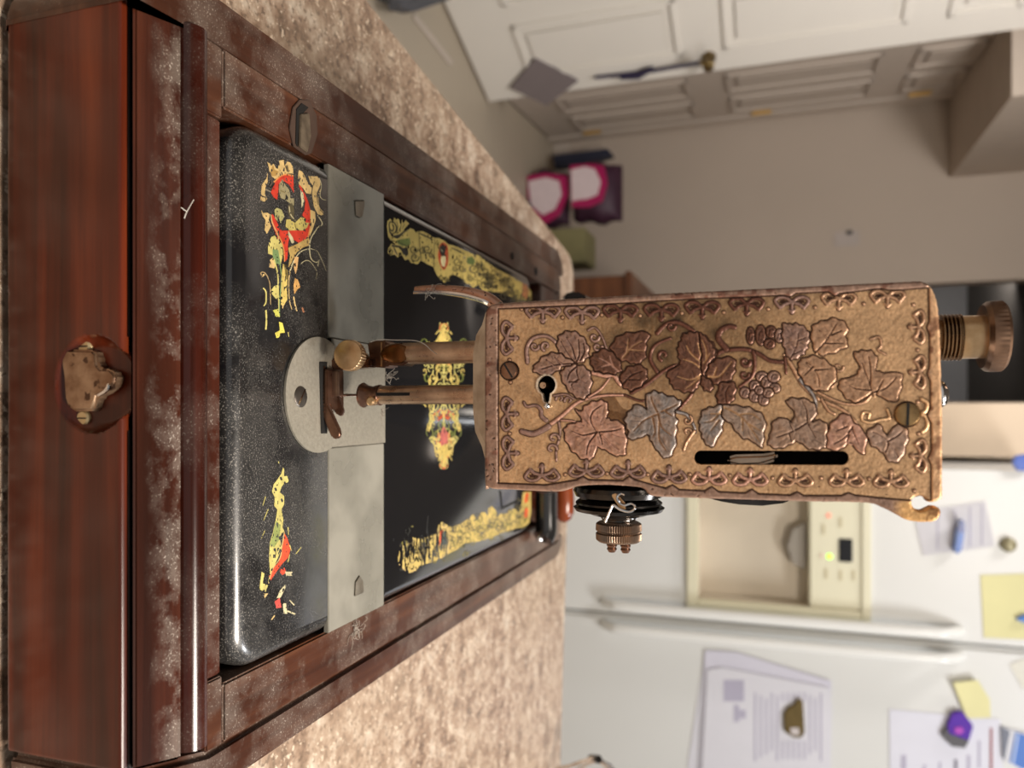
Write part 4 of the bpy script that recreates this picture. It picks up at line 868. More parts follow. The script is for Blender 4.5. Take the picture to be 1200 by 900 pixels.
# presser foot: shank, upright and two toes
ft = G(); yf = .283
ft.prism([X(*p, yf-.004) for p in ((434, 420), (434, 430), (400, 434), (386, 432), (380, 428), (386, 420))], (0, .006, 0))
shank = ft.build('foot_shank', DARKBR, sm, bevel=.0007)
zf = ZD+.0018
foot = G()
foot.prism([Vector((x, y, zf)) for x, y in ((-.0165, .272), (-.0020, .272), (-.0020, .2745), (.0000, .276), (.0000, .2850), (-.0165, .2850))], (0, 0, .0016))
fo = foot.build('presser_foot', DARKBR, sm, bevel=.0004)
G().prism([X(*p, .272) for p in ((372, 432), (379, 428), (379, 469), (372, 466))], (0, .0018, 0)).build('foot_front_plate', DARKBR, fo, bevel=.0003)
G().prism([X(*p, .2755) for p in ((378, 434), (396, 435), (396, 464), (380, 466))], (0, .0016, 0)).build('foot_upright', metalmat('dusty_brown_steel', srgb(112, 88, 74), srgb(140, 116, 100), .35, 160, .8), fo, bevel=.0004)
tp = [X(*p, .2725) for p in ((373, 465), (380, 468), (388, 483), (397, 503), (398.5, 511), (394, 515), (388, 513), (379, 492), (372, 472))]
G().prism(tp, (0, .0022, 0)).build('foot_toe', DARKBR, fo, bevel=.0006, seg=3)
G().prism([X(*p, .280) for p in ((391, 464), (396, 464), (402, 482), (399, 488), (392, 484))], (0, .002, 0)).build('foot_inner_toe', DARKBR, fo, bevel=.0004)
# presser lifter lever
lv = catmull([ay(*p, .288) for p in ((592, 368), (575, 352), (556, 345), (535, 341), (510, 339), (487, 339.5))], 6)
k_ = len(lv); lo = G().tube(lv, [.0026-.0013*(i/k_)**2 for i in range(k_)], 12, 1.0).build('lifter_lever', metalmat('coppery_lever', srgb(176, 132, 110), srgb(212, 168, 144), .35, 200, .8, (srgb(70, 52, 42), 500, .62)), sm)
lv2 = [p+Vector((.0013, -.0012, -.0002)) for p in lv[6:]]
G().tube(lv2, [.0013-.0005*(i/len(lv2)) for i in range(len(lv2))], 8).build('polished_edge', CHROME, lo)

# ------------------------------------------------------------ presser regulator on top
p0 = ay(1100, 396, .272); p1 = ay(1127, 396, .272); p2 = ay(1153, 396, .272); p3 = ay(1177, 395, .272)
TH = metalmat('bronze_thread', srgb(120, 92, 66), srgb(170, 134, 96), .25, 80, .95)
pr = [(.0072, -.006)]; nth = 6; Lt = p1.z-p0.z
for i in range(nth):
    h0 = Lt*i/nth; pr += [(.0060, h0), (.0073, h0+Lt/nth*.35), (.0073, h0+Lt/nth*.6), (.0060, h0+Lt/nth*.95)]
rs_ = G().lathe((p0.x, .272, p0.z), (0, 0, 1), pr, 40).build('regulator_thread', TH, sm, angle=25)
G().lathe((p0.x, .272, p1.z), (0, 0, 1), [(.0066, -.001), (.0067, .0002), (.0067, p2.z-p1.z), (.0060, p2.z-p1.z+.0002)], 40).build('regulator_sleeve', BRASS, sm)
H_ = p3.z-p2.z
G().lathe((p0.x, .272, p2.z), (0, 0, 1), [(.0062, 0), (.0098, -.0006), (.0108, .0006), (.0109, H_*.25), (.0109, H_*.82), (.0100, H_*.97), (.0040, H_*1.02)], 90, knurl=(3, 4, .0003)).build('regulator_cap', metalmat('knurled_bronze', srgb(112, 84, 66), srgb(150, 120, 98), .32, 90, .9), sm, angle=30)
p = ay(1101, 462, .262); G().sphere(p, .0042, 16, (1, .8, .6)).build('oil_cap', CHROME, sm)

# ------------------------------------------------------------ tension assembly on the right side
ty = .266; tz = ay(725, 590, ty).z; tx = lambda py: ay(725, py, ty).x
def td(name, prof, mat, n=48, kn=None, par=sm, angle=35): return G().lathe((0, ty, tz), (1, 0, 0), [(r, tx(py)) for r, py in prof], n, kn).build(name, mat, par, angle=angle)
td('tension_plate', [(.0135, 566), (.0155, 570), (.0158, 575), (.0150, 581), (.009, 583)], BLKMET)
td('tension_disc', [(.006, 583), (.0135, 584), (.0150, 588), (.0150, 590), (.011, 594), (.006, 595)], BLKMET)
td('tension_disc', [(.006, 590), (.0135, 590), (.0158, 594), (.0150, 598), (.0115, 600), (.0095, 603), (.0055, 606)], BLKMET)
sprn = [(tx(600+10*i/60)+0, ty+.0062*math.cos(i*.42)*(1-.3*i/60), tz+.0072*math.sin(i*.42)*(1-.3*i/60)) for i in range(61)]
G().tube(sprn, .0006, 6).build('tension_spring', CHROME, sm)
td('stud_collar', [(.0052, 604), (.0052, 610)], BLKMET, 24)
td('thumb_nut', [(.0050, 610), (.0070, 611.5), (.0079, 613.5), (.0080, 621), (.0074, 622.5), (.0074, 623.5), (.0080, 625), (.0079, 632), (.0070, 634.5), (.0035, 635)], metalmat('bronze_nut', srgb(108, 88, 74), srgb(146, 124, 106), .34, 90, .85), 120, (2, 7, .0004), angle=30)
for sgn, off in ((-1, .0024), (1, .0024)):
    zc_ = tz+sgn*off
    v = []; pts = [(tx(632), 0), (tx(648), 0)]
    G().lathe((tx(632), ty, zc_), (1, 0, 0), [(.0015, 0), (.0019, .0008), (.0015, .0014), (.0019, .0021), (.0015, .0028), (.0018, .0035), (.0011, .0046)], 14).build('split_stud', DARKBR, sm, angle=25)
G().prism([ay(*p, ty-.0165) for p in ((716, 580), (722, 578), (732, 590), (733, 598), (726, 596))], (0, .0012, 0)).build('thread_hook_plate', BRASS, sm, bevel=.0003)
hk = lambda px, py: ay(px, py, ty-.0175)
G().tube(catmull([hk(709, 612), hk(716, 596), hk(719, 592), hk(727, 597), hk(737, 599.5), hk(743, 597), hk(744, 593), hk(739, 590), hk(731, 592), hk(725, 588), hk(723.5, 582), hk(728, 578.5), hk(732, 580)], 6), .00042, 6).build('check_spring', CHROME, sm)
# shallow lens shaped boss showing under the plate edge
gb = [ay(*p, .262) for p in ((826, 583), (930, 585), (918, 590), (893, 593), (866, 591.5), (845, 588))]
G().prism(gb, (0, .012, 0)).build('side_boss', BLKMET, sm, bevel=.001)
# take-up lever showing in the slot
tl = G().prism([ay(*p, YP+.0020) for p in ((851, 536), (862, 533), (895, 532), (912, 529), (911, 540), (890, 546), (866, 547), (852, 544))], (0, .010, 0))
tlo = tl.build('take_up_lever', metalmat('take_up_steel', srgb(150, 130, 110), srgb(190, 170, 150), .22, 80, .9), sm, bevel=.0012, seg=3)
# dark void behind the openings
G().box(hx0+.003, hx1-.003, YP+.0145, YP+.0160, hz0+.004, hz1-.004).build('inner_shadow_plate', DARKGAP, sm)

# ------------------------------------------------------------ engraved face plate
B = Board(556, 1116, 322, 618, 2.5)
outl = [(578, 356), (571, 360), (568, 370), (567.5, 400), (567.5, 562), (570, 569), (577, 573), (600, 574), (640, 576), (657, 576), (668, 573), (680, 569.5), (715, 568.5), (750, 571.5), (758, 577), (765, 581.5), (800, 583.5), (870, 585.5), (950, 588), (1015, 589.5), (1034, 595), (1050, 603), (1060, 608.5), (1072, 611.5), (1090, 612), (1099, 609), (1103, 602), (1101, 596), (1093, 593.5), (1087, 595.5), (1080, 598.5), (1073, 597), (1068.5, 591), (1070, 584.5), (1076, 581.5), (1083, 583), (1087, 588), (1095, 588.5), (1102, 585), (1104.5, 577), (1104.5, 490), (1102, 400), (1099.5, 362), (1096, 346), (1090, 335), (1082, 330.5), (1070, 329.5), (970, 334), (820, 341.5), (700, 348), (600, 354)]
OUT = B.smooth(outl, True, 5)
slot = [(813+8.5+8.5*math.cos(a), 536.3+8.4*math.sin(a)) for a in [PI/2+PI*i/12 for i in range(13)]]+[(995-8.5+8.5*math.cos(a), 536.8+8.4*math.sin(a)) for a in [-PI/2+PI*i/12 for i in range(13)]]
hole = [(640+11*math.cos(a), 451+11*math.sin(a)) for a in [PI*.5+.45+(2*PI-.9)*i/24 for i in range(25)]]+[(643.5, 470), (641, 473), (637.5, 470)]
def full(sm_): a = np.zeros(B.H.shape); a[sm_[0]] = sm_[1]; return a
inside = full(B.fillmask(OUT)); ms = full(B.fillmask(slot)); mh = full(B.fillmask(hole)); sol = inside*(1-ms)*(1-mh)
K = (540, 320, 4); Lc = (820, 320, 4); Mc = (540, 460, 4); Nc = (820, 460, 4); A_ = (560, 340, 7.5); B_ = (690, 340, 7.5); C_ = (820, 340, 7.5)
GR = srgb(202, 164, 124); PU = srgb(138, 110, 100); DK = srgb(92, 58, 46); SI = srgb(134, 129, 127); PK = srgb(180, 138, 120); MIDB = srgb(168, 132, 104); DG = srgb(70, 44, 30)
# ground colour with tarnish patches (wear that stays with the metal)
nz = vnoise(B.h, B.w, (9, 17), 11); n2 = vnoise(B.h, B.w, (60, 110), 12); n3 = vnoise(B.h, B.w, (150, 280), 13)
nb = vnoise(B.h, B.w, (22, 40), 14); g0 = np.array(GR)[None, None]*(.66+.20*nz[..., None]+.17*n2[..., None]+.16*nb[..., None])
bx = np.exp(-(((B.X-800)/110)**2+((B.Y-400)/62)**2)); g0 = g0*(1-.74*np.clip(bx*1.25, 0, 1)[..., None]*(.45+.8*nb[..., None]))*np.array([1, .97, .9])**(bx[..., None]*1.5)
top = np.clip(1-(B.Y-340)/40, 0, 1)*(B.X < 960); g0 *= 1-.42*top[..., None]*(.4+.9*nb[..., None])
B.Cc[:] = g0; B.A[:] = 1
pebble = (n3-.5)*.9
B.H[:] = pebble*.05
LINEC = srgb(72, 44, 30)
B.crop(0, 0, 1)
for pp in ([(694, 476), (716, 462), (730, 478), (752, 486), (748, 500), (706, 492)], [(700, 478), (740, 486), (770, 478), (735, 512), (716, 498)]): B.fill(pp, srgb(104, 72, 44), sm=True, alpha=.75)  # shadow between the branches, painted into the ground colour
def leaf(xf, pts, col, veins=(), h=.30, serr=True, vein_c=None, groove=True):
    B.crop(*xf); p = B.smooth(B.tr(pts), True, 6)
    if serr:
        q = []; n = len(p); c = (sum(a for a, _ in p)/n, sum(b_ for _, b_ in p)/n)
        for i, (x, y) in enumerate(p):
            s_ = (1.25, .5, -.3, -1.0, -.1)[i % 5]; dx, dy = x-c[0], y-c[1]; L = math.hypot(dx, dy)+1e-6; q.append((x+dx/L*s_, y+dy/L*s_))
        p = q
    B.paint(B.linemask(p+[p[0]], 3.3), col=LINEC, h=-.14)
    sl, mk_ = B.fillmask(p)
    sh = .82+.4*n2[sl]
    wm = .12+.38*np.clip((vnoise(B.h, B.w, (26, 50), 41)[sl]-.3)*1.8, 0, 1)*(sum(col) > .45); cc = (np.array(col)[None, None]*(1-wm[..., None])+np.array(MIDB)*.9*wm[..., None])*sh[..., None]
    B.Cc[sl] = B.Cc[sl]*(1-mk_[..., None])+cc*mk_[..., None]; B.H[sl] = B.H[sl]*(1-mk_)+(h+.16*(n2[sl]-.5))*mk_
    cx_ = sum(a for a, _ in p)/len(p); cy_ = sum(b_ for _, b_ in p)/len(p); rsv = np.random.RandomState(int(cx_*7+cy_*3) % 9999); sv = B.xf; B.crop(0, 0, 1)
    for q_ in range(0, len(p), 5):
        ex, ey = p[q_]; a_ = .30+.35*rsv.rand(); b__ = .62+.30*rsv.rand(); j1, j2 = rsv.randn(2)*.9
        B.line([(cx_+(ex-cx_)*a_+j1, cy_+(ey-cy_)*a_+j2), (cx_+(ex-cx_)*(a_+b__)/2+j2*.6, cy_+(ey-cy_)*(a_+b__)/2-j1*.6), (cx_+(ex-cx_)*b__, cy_+(ey-cy_)*b__)], 1.3, .6, col=tuple(c*.52 for c in col), add=-.10, alpha=.75)
    B.crop(*sv)
    for v_ in veins:
        B.line(v_, 2.3, 1.1, col=vein_c or LINEC, h=.05 if vein_c is None else .12)
        if vein_c is None: B.line([(a+5, b_+5) for a, b_ in v_], 1.0, .6, col=tuple(min(1, c_*1.5) for c_ in col), h=h+.08)
    return p
def stem(xf, pts, w0, w1, col, h=.28, edge=True):
    B.crop(*xf)
    if edge: B.line(pts, w0+1.6, w1+1.4, col=LINEC, h=-.08)
    B.line(pts, w0, w1, col=col, h=h)
    if w0 > 2.4: B.line(pts, w0*.4, w1*.3, col=tuple(min(1, c_*1.22) for c_ in col), h=h+.08)
def spiral(xf, cx, cy, r, a0, turn, w0, col=PU, h=.25):
    n = 14; stem(xf, [(cx+r*(1-.72*i/n)*math.cos(a0+turn*i/n), cy+r*(1-.72*i/n)*math.sin(a0+turn*i/n)) for i in range(n+1)], w0, w0*.7, col, h)
# stems first
stem(K, [(290, 745), (340, 757), (400, 722), (470, 672), (540, 612), (600, 587), (680, 573), (770, 572)], 5.5, 2.2, PK)
stem(K, [(285, 742), (345, 752), (410, 720)], 5.5, 6.5, PU); stem(K, [(600, 580), (655, 545), (700, 490)], 2.6, 1.6, PK); stem(K, [(620, 468), (680, 482), (715, 478), (750, 520), (785, 530)], 4.5, 5, PK)
stem(K, [(770, 572), (850, 600), (900, 570)], 2.2, 1.8, DK); stem(K, [(800, 560), (870, 522), (950, 460), (1010, 432), (1060, 436)], 4.2, 2.4, DK); stem(K, [(920, 462), (888, 400), (910, 340), (982, 306)], 4.0, 2.8, DK)
stem(K, [(920, 282), (960, 242), (1010, 230), (1062, 252), (1100, 285)], 4.2, 4.6, DK); spiral(K, 985, 250, 22, 0, 5, 3, DK); spiral(K, 950, 385, 26, 2, 5, 3.4, DK)
stem(K, [(1020, 640), (1080, 570), (1115, 500)], 2.6, 3.4, DK); stem(K, [(1010, 650), (1060, 665), (1090, 710), (1100, 745)], 3.2, 2.4, SI); spiral(K, 1062, 690, 24, -1, 5, 2.6, MIDB); spiral(K, 1062, 745, 24, 1, -5, 2.6, MIDB); stem(K, [(1095, 740), (1060, 790), (1045, 830)], 2.8, 2.4, MIDB)
stem(K, [(295, 605), (310, 625), (350, 620), (375, 640), (378, 670), (400, 690)], 2.2, 4.6, PU); stem(K, [(460, 700), (465, 760), (448, 820), (448, 880)], 2.4, 1.8, PU); spiral(K, 435, 775, 26, 0, -4.6, 3, PU); spiral(K, 425, 825, 26, 0, -4.6, 3, PU)
stem(K, [(470, 690), (520, 693), (555, 705)], 2.0, 1.6, PK); spiral(K, 465, 590, 20, 3, 4.6, 2.4, PU); spiral(K, 505, 598, 20, 3, 4.6, 2.4, PU); stem(K, [(435, 575), (490, 568), (530, 590)], 2, 2, PU)
stem(K, [(312, 418), (310, 350), (340, 305), (400, 295), (445, 325), (460, 350)], 4.2, 3.4, PU); spiral(K, 345, 342, 22, 0, 5.5, 3, PU); spiral(K, 398, 342, 22, 2, 5.5, 3, PU)
stem(K, [(597, 268), (628, 256), (660, 295), (685, 360)], 2.2, 1.8, PU); spiral(K, 625, 300, 24, 0, 5.5, 3, PU); spiral(K, 640, 345, 22, 0, 5.5, 3, PU)
stem(C_, [(150, 560), (230, 530), (400, 520), (520, 560), (620, 620), (760, 632)], 4.6, 4.0, DK); stem(C_, [(235, 515), (165, 430), (180, 360), (250, 320), (305, 325)], 6.5, 5, DK); stem(C_, [(470, 540), (482, 600), (480, 690), (450, 770), (350, 850)], 4, 3, DK); spiral(C_, 400, 630, 46, 0, 5.6, 4.2, DK); spiral(C_, 390, 740, 42, 0, 5, 3.6, DK)
for cx, cy, a, b_ in ((445, 400, 32, 75), (535, 395, 42, 88), (625, 365, 42, 50), (612, 470, 46, 42), (700, 400, 38, 58), (545, 760, 50, 42), (590, 810, 48, 48), (650, 760, 52, 46), (480, 840, 40, 44), (660, 860, 44, 40), (395, 900, 42, 46), (480, 930, 44, 50), (560, 960, 44, 50), (600, 900, 44, 40), (520, 880, 34, 34)):
    leaf(C_, [(cx+a*math.cos(t_), cy+b_*math.sin(t_)) for t_ in [2*PI*i/10 for i in range(10)]], DK if cy < 560 and cx < 680 else PU, [[(cx-a*.4, cy+b_*.5), (cx-a*.1, cy-b_*.3), (cx+a*.5, cy-b_*.2)]], serr=False, h=.26)
stem(Lc, [(400, 385), (440, 450), (480, 520), (550, 585), (640, 625), (700, 665), (760, 742)], 4.6, 3.4, MIDB); stem(Lc, [(555, 560), (640, 600), (700, 614), (765, 608), (800, 575)], 3, 2.6, MIDB); stem(Lc, [(470, 500), (530, 570), (545, 630), (535, 680)], 3.4, 2.4, SI); stem(Lc, [(400, 395), (405, 470)], 3, 2.4, DK); stem(Lc, [(570, 590), (600, 640), (630, 660)], 3, 3, MIDB)
stem(Lc, [(880, 640), (890, 678), (845, 688), (800, 700), (762, 688), (765, 655), (795, 655), (790, 680)], 3.2, 2.4, GR); stem(Lc, [(520, 500), (545, 540), (600, 545), (635, 515), (630, 485), (605, 488)], 2.2, 1.6, MIDB); spiral(Lc, 650, 440, 24, 0, 5.5, 2.2, MIDB); stem(Lc, [(800, 310), (840, 300), (850, 340), (835, 360), (870, 380)], 2.4, 2, MIDB)
stem(Lc, [(1040, 590), (1066, 610), (1058, 645), (1035, 660), (1060, 675), (1066, 720), (1042, 745)], 4.2, 3.6, GR)
# leaves
leaf(K, [(460, 300), (500, 275), (550, 285), (590, 330), (597, 380), (572, 412), (530, 422), (490, 400), (456, 360)], PU, [[(540, 420), (556, 380), (552, 310)], [(530, 410), (500, 370), (470, 320)], [(540, 400), (520, 340), (495, 300)], [(560, 410), (580, 370), (575, 330)]])
leaf(K, [(344, 460), (350, 430), (400, 386), (450, 376), (500, 402), (538, 424), (485, 432), (448, 458), (400, 475)], PU, [[(535, 424), (450, 430), (380, 450)], [(470, 425), (440, 395)], [(430, 430), (400, 405)]])
leaf(K, [(470, 470), (500, 440), (545, 430), (590, 450), (611, 500), (600, 560), (570, 588), (530, 572), (492, 530)], PU, [[(545, 432), (548, 480), (585, 520)], [(540, 440), (510, 470), (500, 500)], [(550, 500), (520, 520), (530, 545)], [(510, 510), (545, 512)]])
leaf(K, [(540, 642), (562, 650), (590, 618), (640, 600), (678, 605), (688, 650), (680, 672), (700, 690), (748, 700), (772, 760), (768, 845), (720, 852), (685, 832), (640, 815), (625, 850), (596, 880), (556, 860), (510, 815), (485, 750), (500, 715), (550, 700), (570, 690)], PK, [[(640, 745), (610, 690), (620, 650), (660, 620)], [(640, 745), (570, 760), (520, 740)], [(640, 745), (600, 800), (590, 850)], [(650, 750), (700, 800), (740, 830)], [(650, 745), (710, 740), (750, 730)], [(655, 760), (665, 800)]])
leaf(K, [(770, 690), (790, 650), (830, 617), (872, 640), (868, 580), (905, 556), (950, 570), (1010, 590), (1032, 612), (998, 650), (1012, 690), (1008, 740), (1000, 820), (962, 866), (922, 830), (890, 780), (880, 755), (835, 770), (790, 776), (785, 735)], SI, [[(925, 660), (940, 720), (985, 760)], [(925, 660), (860, 690), (810, 740)], [(920, 650), (900, 610), (890, 580)], [(940, 650), (985, 630), (1015, 615)], [(930, 700), (930, 780), (960, 830)], [(900, 680), (910, 740), (900, 770)], [(960, 650), (990, 670)]], h=.36, vein_c=srgb(150, 112, 80))
leaf(K, [(702, 352), (740, 298), (800, 280), (880, 282), (866, 332), (864, 390), (828, 424), (780, 412), (738, 400)], DK, [[(760, 400), (800, 350), (850, 320)], [(780, 370), (785, 310)], [(790, 360), (860, 365)]], vein_c=srgb(170, 130, 96))
leaf(K, [(752, 482), (790, 440), (850, 436), (872, 480), (850, 520), (800, 548), (762, 530)], DK, [[(760, 520), (800, 480), (850, 460)], [(790, 500), (840, 500)]])
leaf(K, [(610, 402), (630, 376), (680, 358), (730, 398), (752, 450), (720, 470), (660, 462), (622, 448)], DK, [[(740, 460), (690, 420), (650, 400)], [(700, 430), (660, 440)], [(715, 440), (700, 390)]], vein_c=PK)
leaf(B_, [(830, 390), (900, 372), (975, 385), (1060, 440), (1115, 520), (1112, 600), (1040, 660), (1000, 760), (960, 830), (920, 880), (840, 892), (745, 852), (712, 790), (690, 725), (760, 680), (805, 640), (790, 580), (785, 500), (812, 440)], DK, [[(1000, 720), (990, 600), (960, 470)], [(995, 640), (900, 560), (860, 490)], [(1000, 700), (920, 640), (830, 610)], [(995, 740), (900, 790), (780, 760)], [(985, 760), (930, 810), (850, 870)], [(1000, 620), (1050, 560), (1080, 510)]], vein_c=srgb(190, 146, 104))
leaf(C_, [(0, 385), (50, 420), (110, 490), (132, 560), (90, 640), (60, 740), (25, 740), (15, 640), (20, 560)], DK, [[(60, 600), (55, 520), (20, 440)], [(40, 640), (90, 560)]], vein_c=srgb(190, 146, 104))
leaf(C_, [(60, 735), (100, 645), (180, 600), (292, 598), (306, 690), (270, 775), (170, 832), (110, 800)], DK, [[(80, 760), (170, 760), (240, 680), (280, 630)], [(120, 770), (150, 680)]], vein_c=srgb(190, 146, 104))
leaf(C_, [(20, 760), (90, 800), (110, 870), (60, 880), (20, 840)], DK, [])
leaf(C_, [(190, 820), (300, 820), (310, 900), (270, 990), (180, 1010), (150, 930)], DK, [[(240, 1000), (230, 900), (260, 840)]])
leaf(C_, [(738, 298), (800, 304), (862, 300), (940, 352), (962, 420), (940, 500), (905, 560), (830, 604), (780, 590), (742, 500), (728, 400)], PU, [[(800, 600), (850, 500), (870, 380)], [(840, 520), (780, 440)], [(860, 450), (930, 420)], [(820, 570), (900, 530)]])
leaf(Lc, [(530, 252), (580, 226), (640, 214), (690, 250), (682, 300), (688, 342), (620, 372), (560, 380), (528, 330)], MIDB, [[(540, 375), (590, 320), (640, 240)], [(600, 310), (560, 270)], [(580, 330), (670, 330)], [(620, 290), (665, 270)]])
leaf(Lc, [(480, 405), (540, 390), (600, 420), (640, 470), (605, 540), (540, 545), (490, 510), (462, 450)], MIDB, [[(500, 420), (550, 470), (560, 530)], [(540, 455), (600, 450)], [(530, 440), (490, 480)]])
leaf(Lc, [(668, 500), (722, 485), (752, 445), (722, 382), (750, 368), (800, 366), (830, 402), (822, 452), (862, 468), (940, 470), (942, 530), (918, 600), (862, 586), (808, 560), (740, 602), (690, 586), (652, 532)], MIDB, [[(815, 575), (790, 500), (760, 420)], [(800, 520), (800, 440), (790, 390)], [(800, 550), (720, 540), (680, 510)], [(810, 560), (870, 540), (920, 490)], [(830, 560), (860, 500)]])
leaf(Lc, [(0, 700), (18, 645), (60, 630), (112, 622), (108, 680), (100, 735), (56, 812), (22, 785), (8, 750)], SI, [[(105, 640), (60, 690), (20, 700)], [(90, 690), (50, 740)], [(95, 660), (50, 660)]], h=.36, vein_c=srgb(165, 130, 96))
leaf(Lc, [(112, 622), (180, 624), (250, 640), (302, 682), (298, 760), (288, 812), (240, 782), (190, 762), (148, 705), (112, 680)], srgb(140, 124, 112), [[(115, 630), (200, 680), (280, 790)], [(180, 665), (240, 660), (285, 690)], [(200, 680), (200, 740)], [(230, 710), (285, 740)]], vein_c=srgb(176, 138, 100))
leaf(Lc, [(322, 800), (334, 750), (350, 692), (400, 682), (432, 700), (444, 650), (405, 602), (450, 588), (520, 602), (546, 650), (522, 700), (562, 690), (598, 722), (598, 800), (565, 822), (510, 820), (460, 786), (420, 802), (370, 820)], srgb(146, 122, 106), [[(505, 690), (500, 640), (480, 600)], [(505, 700), (440, 740), (360, 770)], [(510, 710), (545, 770)], [(440, 740), (420, 700)], [(420, 750), (430, 790)]])
leaf(Lc, [(600, 760), (622, 700), (682, 660), (722, 700), (778, 760), (768, 842), (738, 830), (700, 792), (660, 824), (604, 822)], PK, [[(715, 720), (680, 770), (630, 800)], [(715, 730), (745, 800)], [(690, 720), (640, 740)], [(700, 760), (690, 790), (710, 800)]])
leaf(Lc, [(790, 742), (842, 712), (860, 745), (880, 760), (900, 735), (932, 710), (972, 742), (968, 800), (940, 870), (892, 882), (850, 832), (802, 800)], srgb(160, 134, 118), [[(880, 790), (840, 760), (810, 745)], [(880, 790), (930, 760), (950, 740)], [(880, 800), (920, 840), (930, 865)], [(885, 800), (870, 840)]])
# clover motifs of the border
def clover(cx, cy, a, s=1.0, col=PU, fan=1):
    ca, sa = math.cos(a), math.sin(a); T = lambda x, y: (cx+s*(x*ca-y*sa), cy+s*(x*sa+y*ca)); B.crop(0, 0, 1)
    for sg in (-1, 1):
        B.line([T(sg*x, y) for x, y in ((1, 1), (6, 5.5), (13, 6), (17.5, 2.5), (15, -2), (12, -4.5), (8, -1.5), (1.5, .5))], 4.6*s, col=LINEC, h=-.05)
    B.line([T(0, 2), T(0, -6), T(0, -10)], 5.0*s, 5.6*s, col=LINEC, h=-.05)
    for sg in (-1, 1):
        B.line([T(sg*x, y) for x, y in ((1, 1), (6, 5.5), (13, 6), (17.5, 2.5), (15, -2), (12, -4.5), (8, -1.5), (1.5, .5))], 2.9*s, col=col, h=.26)
        B.fill([T(sg*x, y) for x, y in ((5, 1.5), (9, -.3), (13.5, 0), (12.5, 3.2), (7.5, 3.4))], LINEC, h=-.02)
        B.line([T(sg*9, -4), T(sg*13, -6.5)], 1.6, col=col, h=.2)
    B.line([T(0, 2), T(0, -6), T(0, -9.5)], 2.2*s, 3.8*s, col=col, h=.28); B.line([T(-3.4, -7), T(0, -10.5), T(3.4, -7)], 1.7, col=col, h=.26, sm=False)
for x, y in ((636, 366), (682, 367), (727, 365), (775, 364), (823, 361), (875, 357), (928, 355), (983, 351), (1040, 348)): clover(x, y, PI, 1.12, DK if 690 < x < 900 else PU if x < 960 else MIDB)
for x, y in ((635, 556), (687, 551), (736, 552), (784, 558), (831, 560), (879, 561), (932, 562), (992, 562), (1044, 563)): clover(x, y, 0, 1.12, PU if x < 800 else PK if x < 900 else MIDB)
for x, y in ((595, 396), (595, 485), (596, 531)): clover(x, y, PI/2, 1.08, PU)
for x, y in ((1076, 383), (1077, 436), (1078, 534)): clover(x, y, -PI/2, 1.08, MIDB)
for x, y in ((659, 372), (705, 369), (750, 370), (799, 367), (848, 366), (900, 362), (955, 360), (1012, 356), (611, 362), (662, 556), (711, 555), (759, 556), (808, 556), (855, 557), (905, 560), (962, 560), (1018, 561), (1071, 575), (1076, 508), (1075, 471), (1070, 357), (597, 422), (598, 448), (597, 508), (1075, 410)):
    B.crop(0, 0, 1); B.line([(x, y), (x+.3, y)], 5.4, col=LINEC, h=-.04, sm=False); B.line([(x, y), (x+.3, y)], 3.4, col=MIDB, h=.22, sm=False)
# raised rim with scallops
rimi = [(584, 362), (584, 566), (640, 568), (676, 562), (683, 558), (690, 562), (730, 563), (737, 558), (744, 562), (780, 572), (788, 568), (796, 573.5), (826, 575), (834, 570), (842, 576), (873, 577.5), (881, 573), (889, 578.5), (926, 580), (934, 576), (942, 580.5), (986, 580.5), (994, 577), (1002, 580), (1030, 583), (1066, 586), (1091, 586), (1091, 545), (1087, 537), (1091, 528), (1091, 496), (1086, 487), (1090, 478), (1090, 447), (1086, 438), (1089, 429), (1089, 392), (1085.5, 384), (1088.5, 376), (1088, 337), (1052, 340), (1040, 340), (1032, 338), (984, 344), (978, 347), (970, 342), (932, 344), (926, 348), (918, 346), (880, 348), (820, 350), (700, 357)]
ri = full(B.fillmask(rimi)); rim = np.clip(inside-ri, 0, 1); B.crop(0, 0, 1)
rc = np.array(srgb(150, 122, 106))[None, None]*(.8+.4*n2[..., None]); lf = np.clip(1-(B.X-566)/18, 0, 1)[..., None]
rc = rc*(1-.0*lf); br = np.clip((B.X-1085)/8, 0, 1)[..., None]; rc = rc*(1-br)+np.array(srgb(212, 170, 130))*(.75+.45*n2[..., None])*br
hookm = np.clip((B.X-1045)/14, 0, 1)*np.clip((B.Y-584)/6, 0, 1); rc = rc*(1-hookm[..., None])+np.array(srgb(224, 178, 120))*(.7+.5*n2[..., None])*hookm[..., None]
rusty = np.clip((vnoise(B.h, B.w, (34, 70), 21)-.68)*7, 0, 1)*np.clip((B.X < 600)+(B.Y < 350)+(B.X > 1085), 0, 1); rc = rc*(1-.6*rusty[..., None])+np.array(srgb(96, 40, 22))*.6*rusty[..., None]
B.Cc = B.Cc*(1-rim[..., None])+rc*rim[..., None]; B.H = B.H*(1-rim)+.30*rim
B.paint(B.linemask(rimi+[rimi[0]], 1.7), col=LINEC, h=-.12)
# pits
for i in range(60):
    x = 568+RNG.rand()*18 if i % 2 else 570+RNG.rand()*525; y = 365+RNG.rand()*200 if i % 2 else (570+RNG.rand()*12 if i % 4 else 344); B.line([(x, y), (x+RNG.randn()*1.2, y+RNG.randn()*1.2)], .9, col=srgb(40, 22, 16), h=-.1, sm=False)
